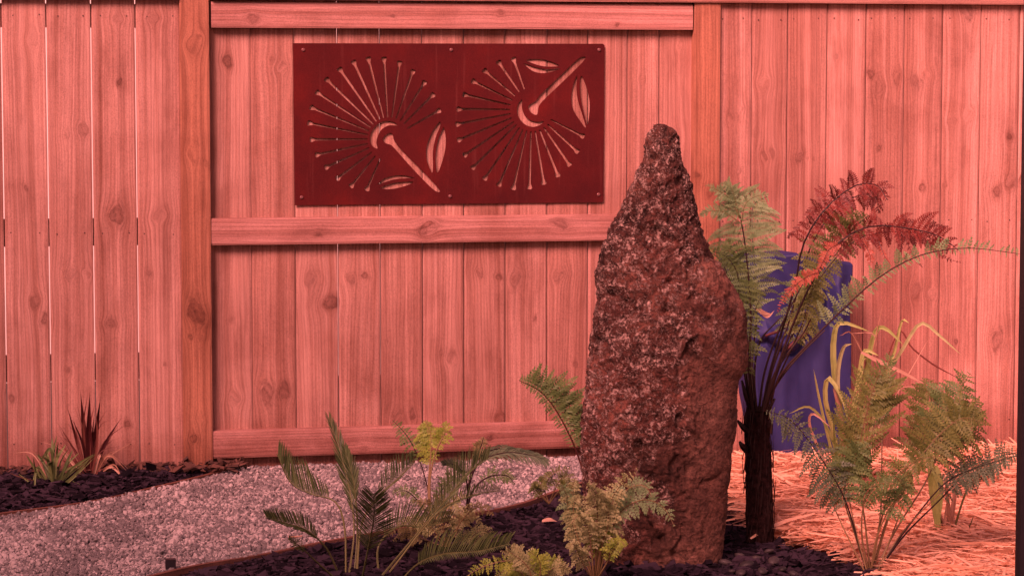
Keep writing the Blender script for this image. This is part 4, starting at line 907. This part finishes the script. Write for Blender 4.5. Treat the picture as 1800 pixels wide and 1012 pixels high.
# ================= small loose things =================
p = G(967, 916, .045); mb = MB(); ribbon(mb, [p-VR*.024, p+Vector((0, 0, .004))-VF*.005, p+VR*.022], .024, 0, .9, .15, UP-VF*.4, 'lance'); o = mb.build('fallen_leaf', L_DRY, None, p)
tag(o, 'fallen pink leaf on the dark mulch left of the stone', 'leaf')
p = G(519, 943, .03); mb = MB(); mb.tube([p-VR*.020, p, p+VR*.020+Vector((0, 0, .003))], [.0025, .003, .0018], 6); tag(mb.build('twig', L_DRY, None, p), 'short pale twig lying on the gravel beside the cycad', 'twig')
bm = bmesh.new(); bmesh.ops.create_icosphere(bm, subdivisions=2, radius=1); IV = np.array([v.co[:] for v in bm.verts]); IF = np.array([[v.index for v in f.verts] for f in bm.faces]); bm.free()
for k, (px, py, r) in enumerate(((1276,988,11),(1312,992,12),(1340,1003,10),(1302,1006,10),(1360,985,12),(1300,975,8),(1375,1000,9),(1330,980,8),(1285,1004,8),(1395,1008,10),(1352,968,8))):
    p = G(px, py, .04); R = r/ (FPX/gd(py)); v = IV*np.array([R*1.15, R*.85, R*.55])*(1+rng.uniform(-.08, .08, (len(IV), 1)))
    o = link('pebble', np_mesh('pebble', v, IF, np.full(len(v), rng.uniform(.2, .9)), True), M_PEB, None, p); o.rotation_euler = (random.uniform(-.3, .3), random.uniform(-.3, .3), random.uniform(0, 3))
    tag(o, 'dark rounded pebble on the mulch between the stone and the tree fern', 'pebble', 'dark pebbles at the foot of the stone')

# ================= unseen building added to the left so its eaves cut the soft sun =================
hc = Vector((-14.0*math.sin(math.radians(49)), -14.0*math.cos(math.radians(49)), 0)); hs = empty('sun_blocker', hc, 'unseen two-storey blocker added at the left to cut the sun on the fence', 'sun_blocker'); hs.rotation_euler = (0, 0, math.radians(-49))
HH = 7.0
mb = MB(); mb.box((0, 0, HH/2), (8, 3, HH/2)); mb.build('wall', M_PALE, hs)  # main mass of the added sun blocker
mb = MB(); v = [Vector(a) for a in ((-8.5, 3.5, HH), (8.5, 3.5, HH), (8.5, 0, HH+1.5), (-8.5, 0, HH+1.5), (-8.5, -3.5, HH), (8.5, -3.5, HH))]
mb.add(v+[a+Vector((0, 0, .15)) for a in v], [(0,1,2,3),(3,2,5,4),(6,9,8,7),(9,10,11,8),(0,6,7,1),(4,5,11,10),(0,3,9,6),(3,4,10,9),(1,7,8,2),(2,8,11,5)]); mb.build('blocker_roof', M_BLACK, hs)
for x in (-6, -3, 3, 6):
    for z in (1.6, 4.4):
        mb = MB(); mb.box((x, 3.01, z), (.6, .04, .65)); f_ = mb.build('blocker_window', M_BLACK, hs)

# drying splits in the palings of the right bay
for pts_, w_ in ((((1626,335),(1628,360),(1631,385),(1632,408)), 1.5), (((1556,165),(1555,190),(1556,214),(1554,230)), 1.2), (((1668,68),(1690,66),(1716,66)), 1.0)):
    Yc = SIDEF if pts_[0][0] > 1260 else PF
    q = cr([FY(x, y, Yc) for x, y in pts_], 12); mb = MB()
    mb.tube([Vector((p.x+random.uniform(-.0006, .0006), Yc-.0006, p.z)) for p in q], [w_*.001*max(.25, math.sin(math.pi*(i+.6)/12.4)) for i in range(12)], 5)
    mb.build('split', M_NAIL, fence, (0, 0, 0))

# reddish bark along the foot of the left bay
lp_ = [(-3.4, -.16), (fl.x-.02, -.10), (fl.x+.02, .012), (-3.4, .012)]
X, Y = scatter(lp_, 900); n = len(X); l = rng.uniform(.006, .026, n)
o = instances('bark_chips', BX, BF, np.stack([X, Y, .022+rng.uniform(0, .022, n)], 1), np.stack([l, l*.4, l*.18], 1), rotmats(n, .35), .4, rng.uniform(0, 1, n), M_CHIPR)
tag(o, 'reddish bark chips piled along the foot of the left fence bay', 'bark')
# a bleached scrap of leaf caught among the tree fern stalks
mb = MB(); ribbon(mb, PD([(1330,543),(1342,550),(1358,552)], dT-.1), 9*PX, 0, .95, .2, None, 'lance'); ribbon(mb, PD([(1340,552),(1350,556),(1362,545)], dT-.1), 6*PX, 0, .9, .2, None, 'lance'); mb.build('dead_leaf', L_DRY, tf, bT)
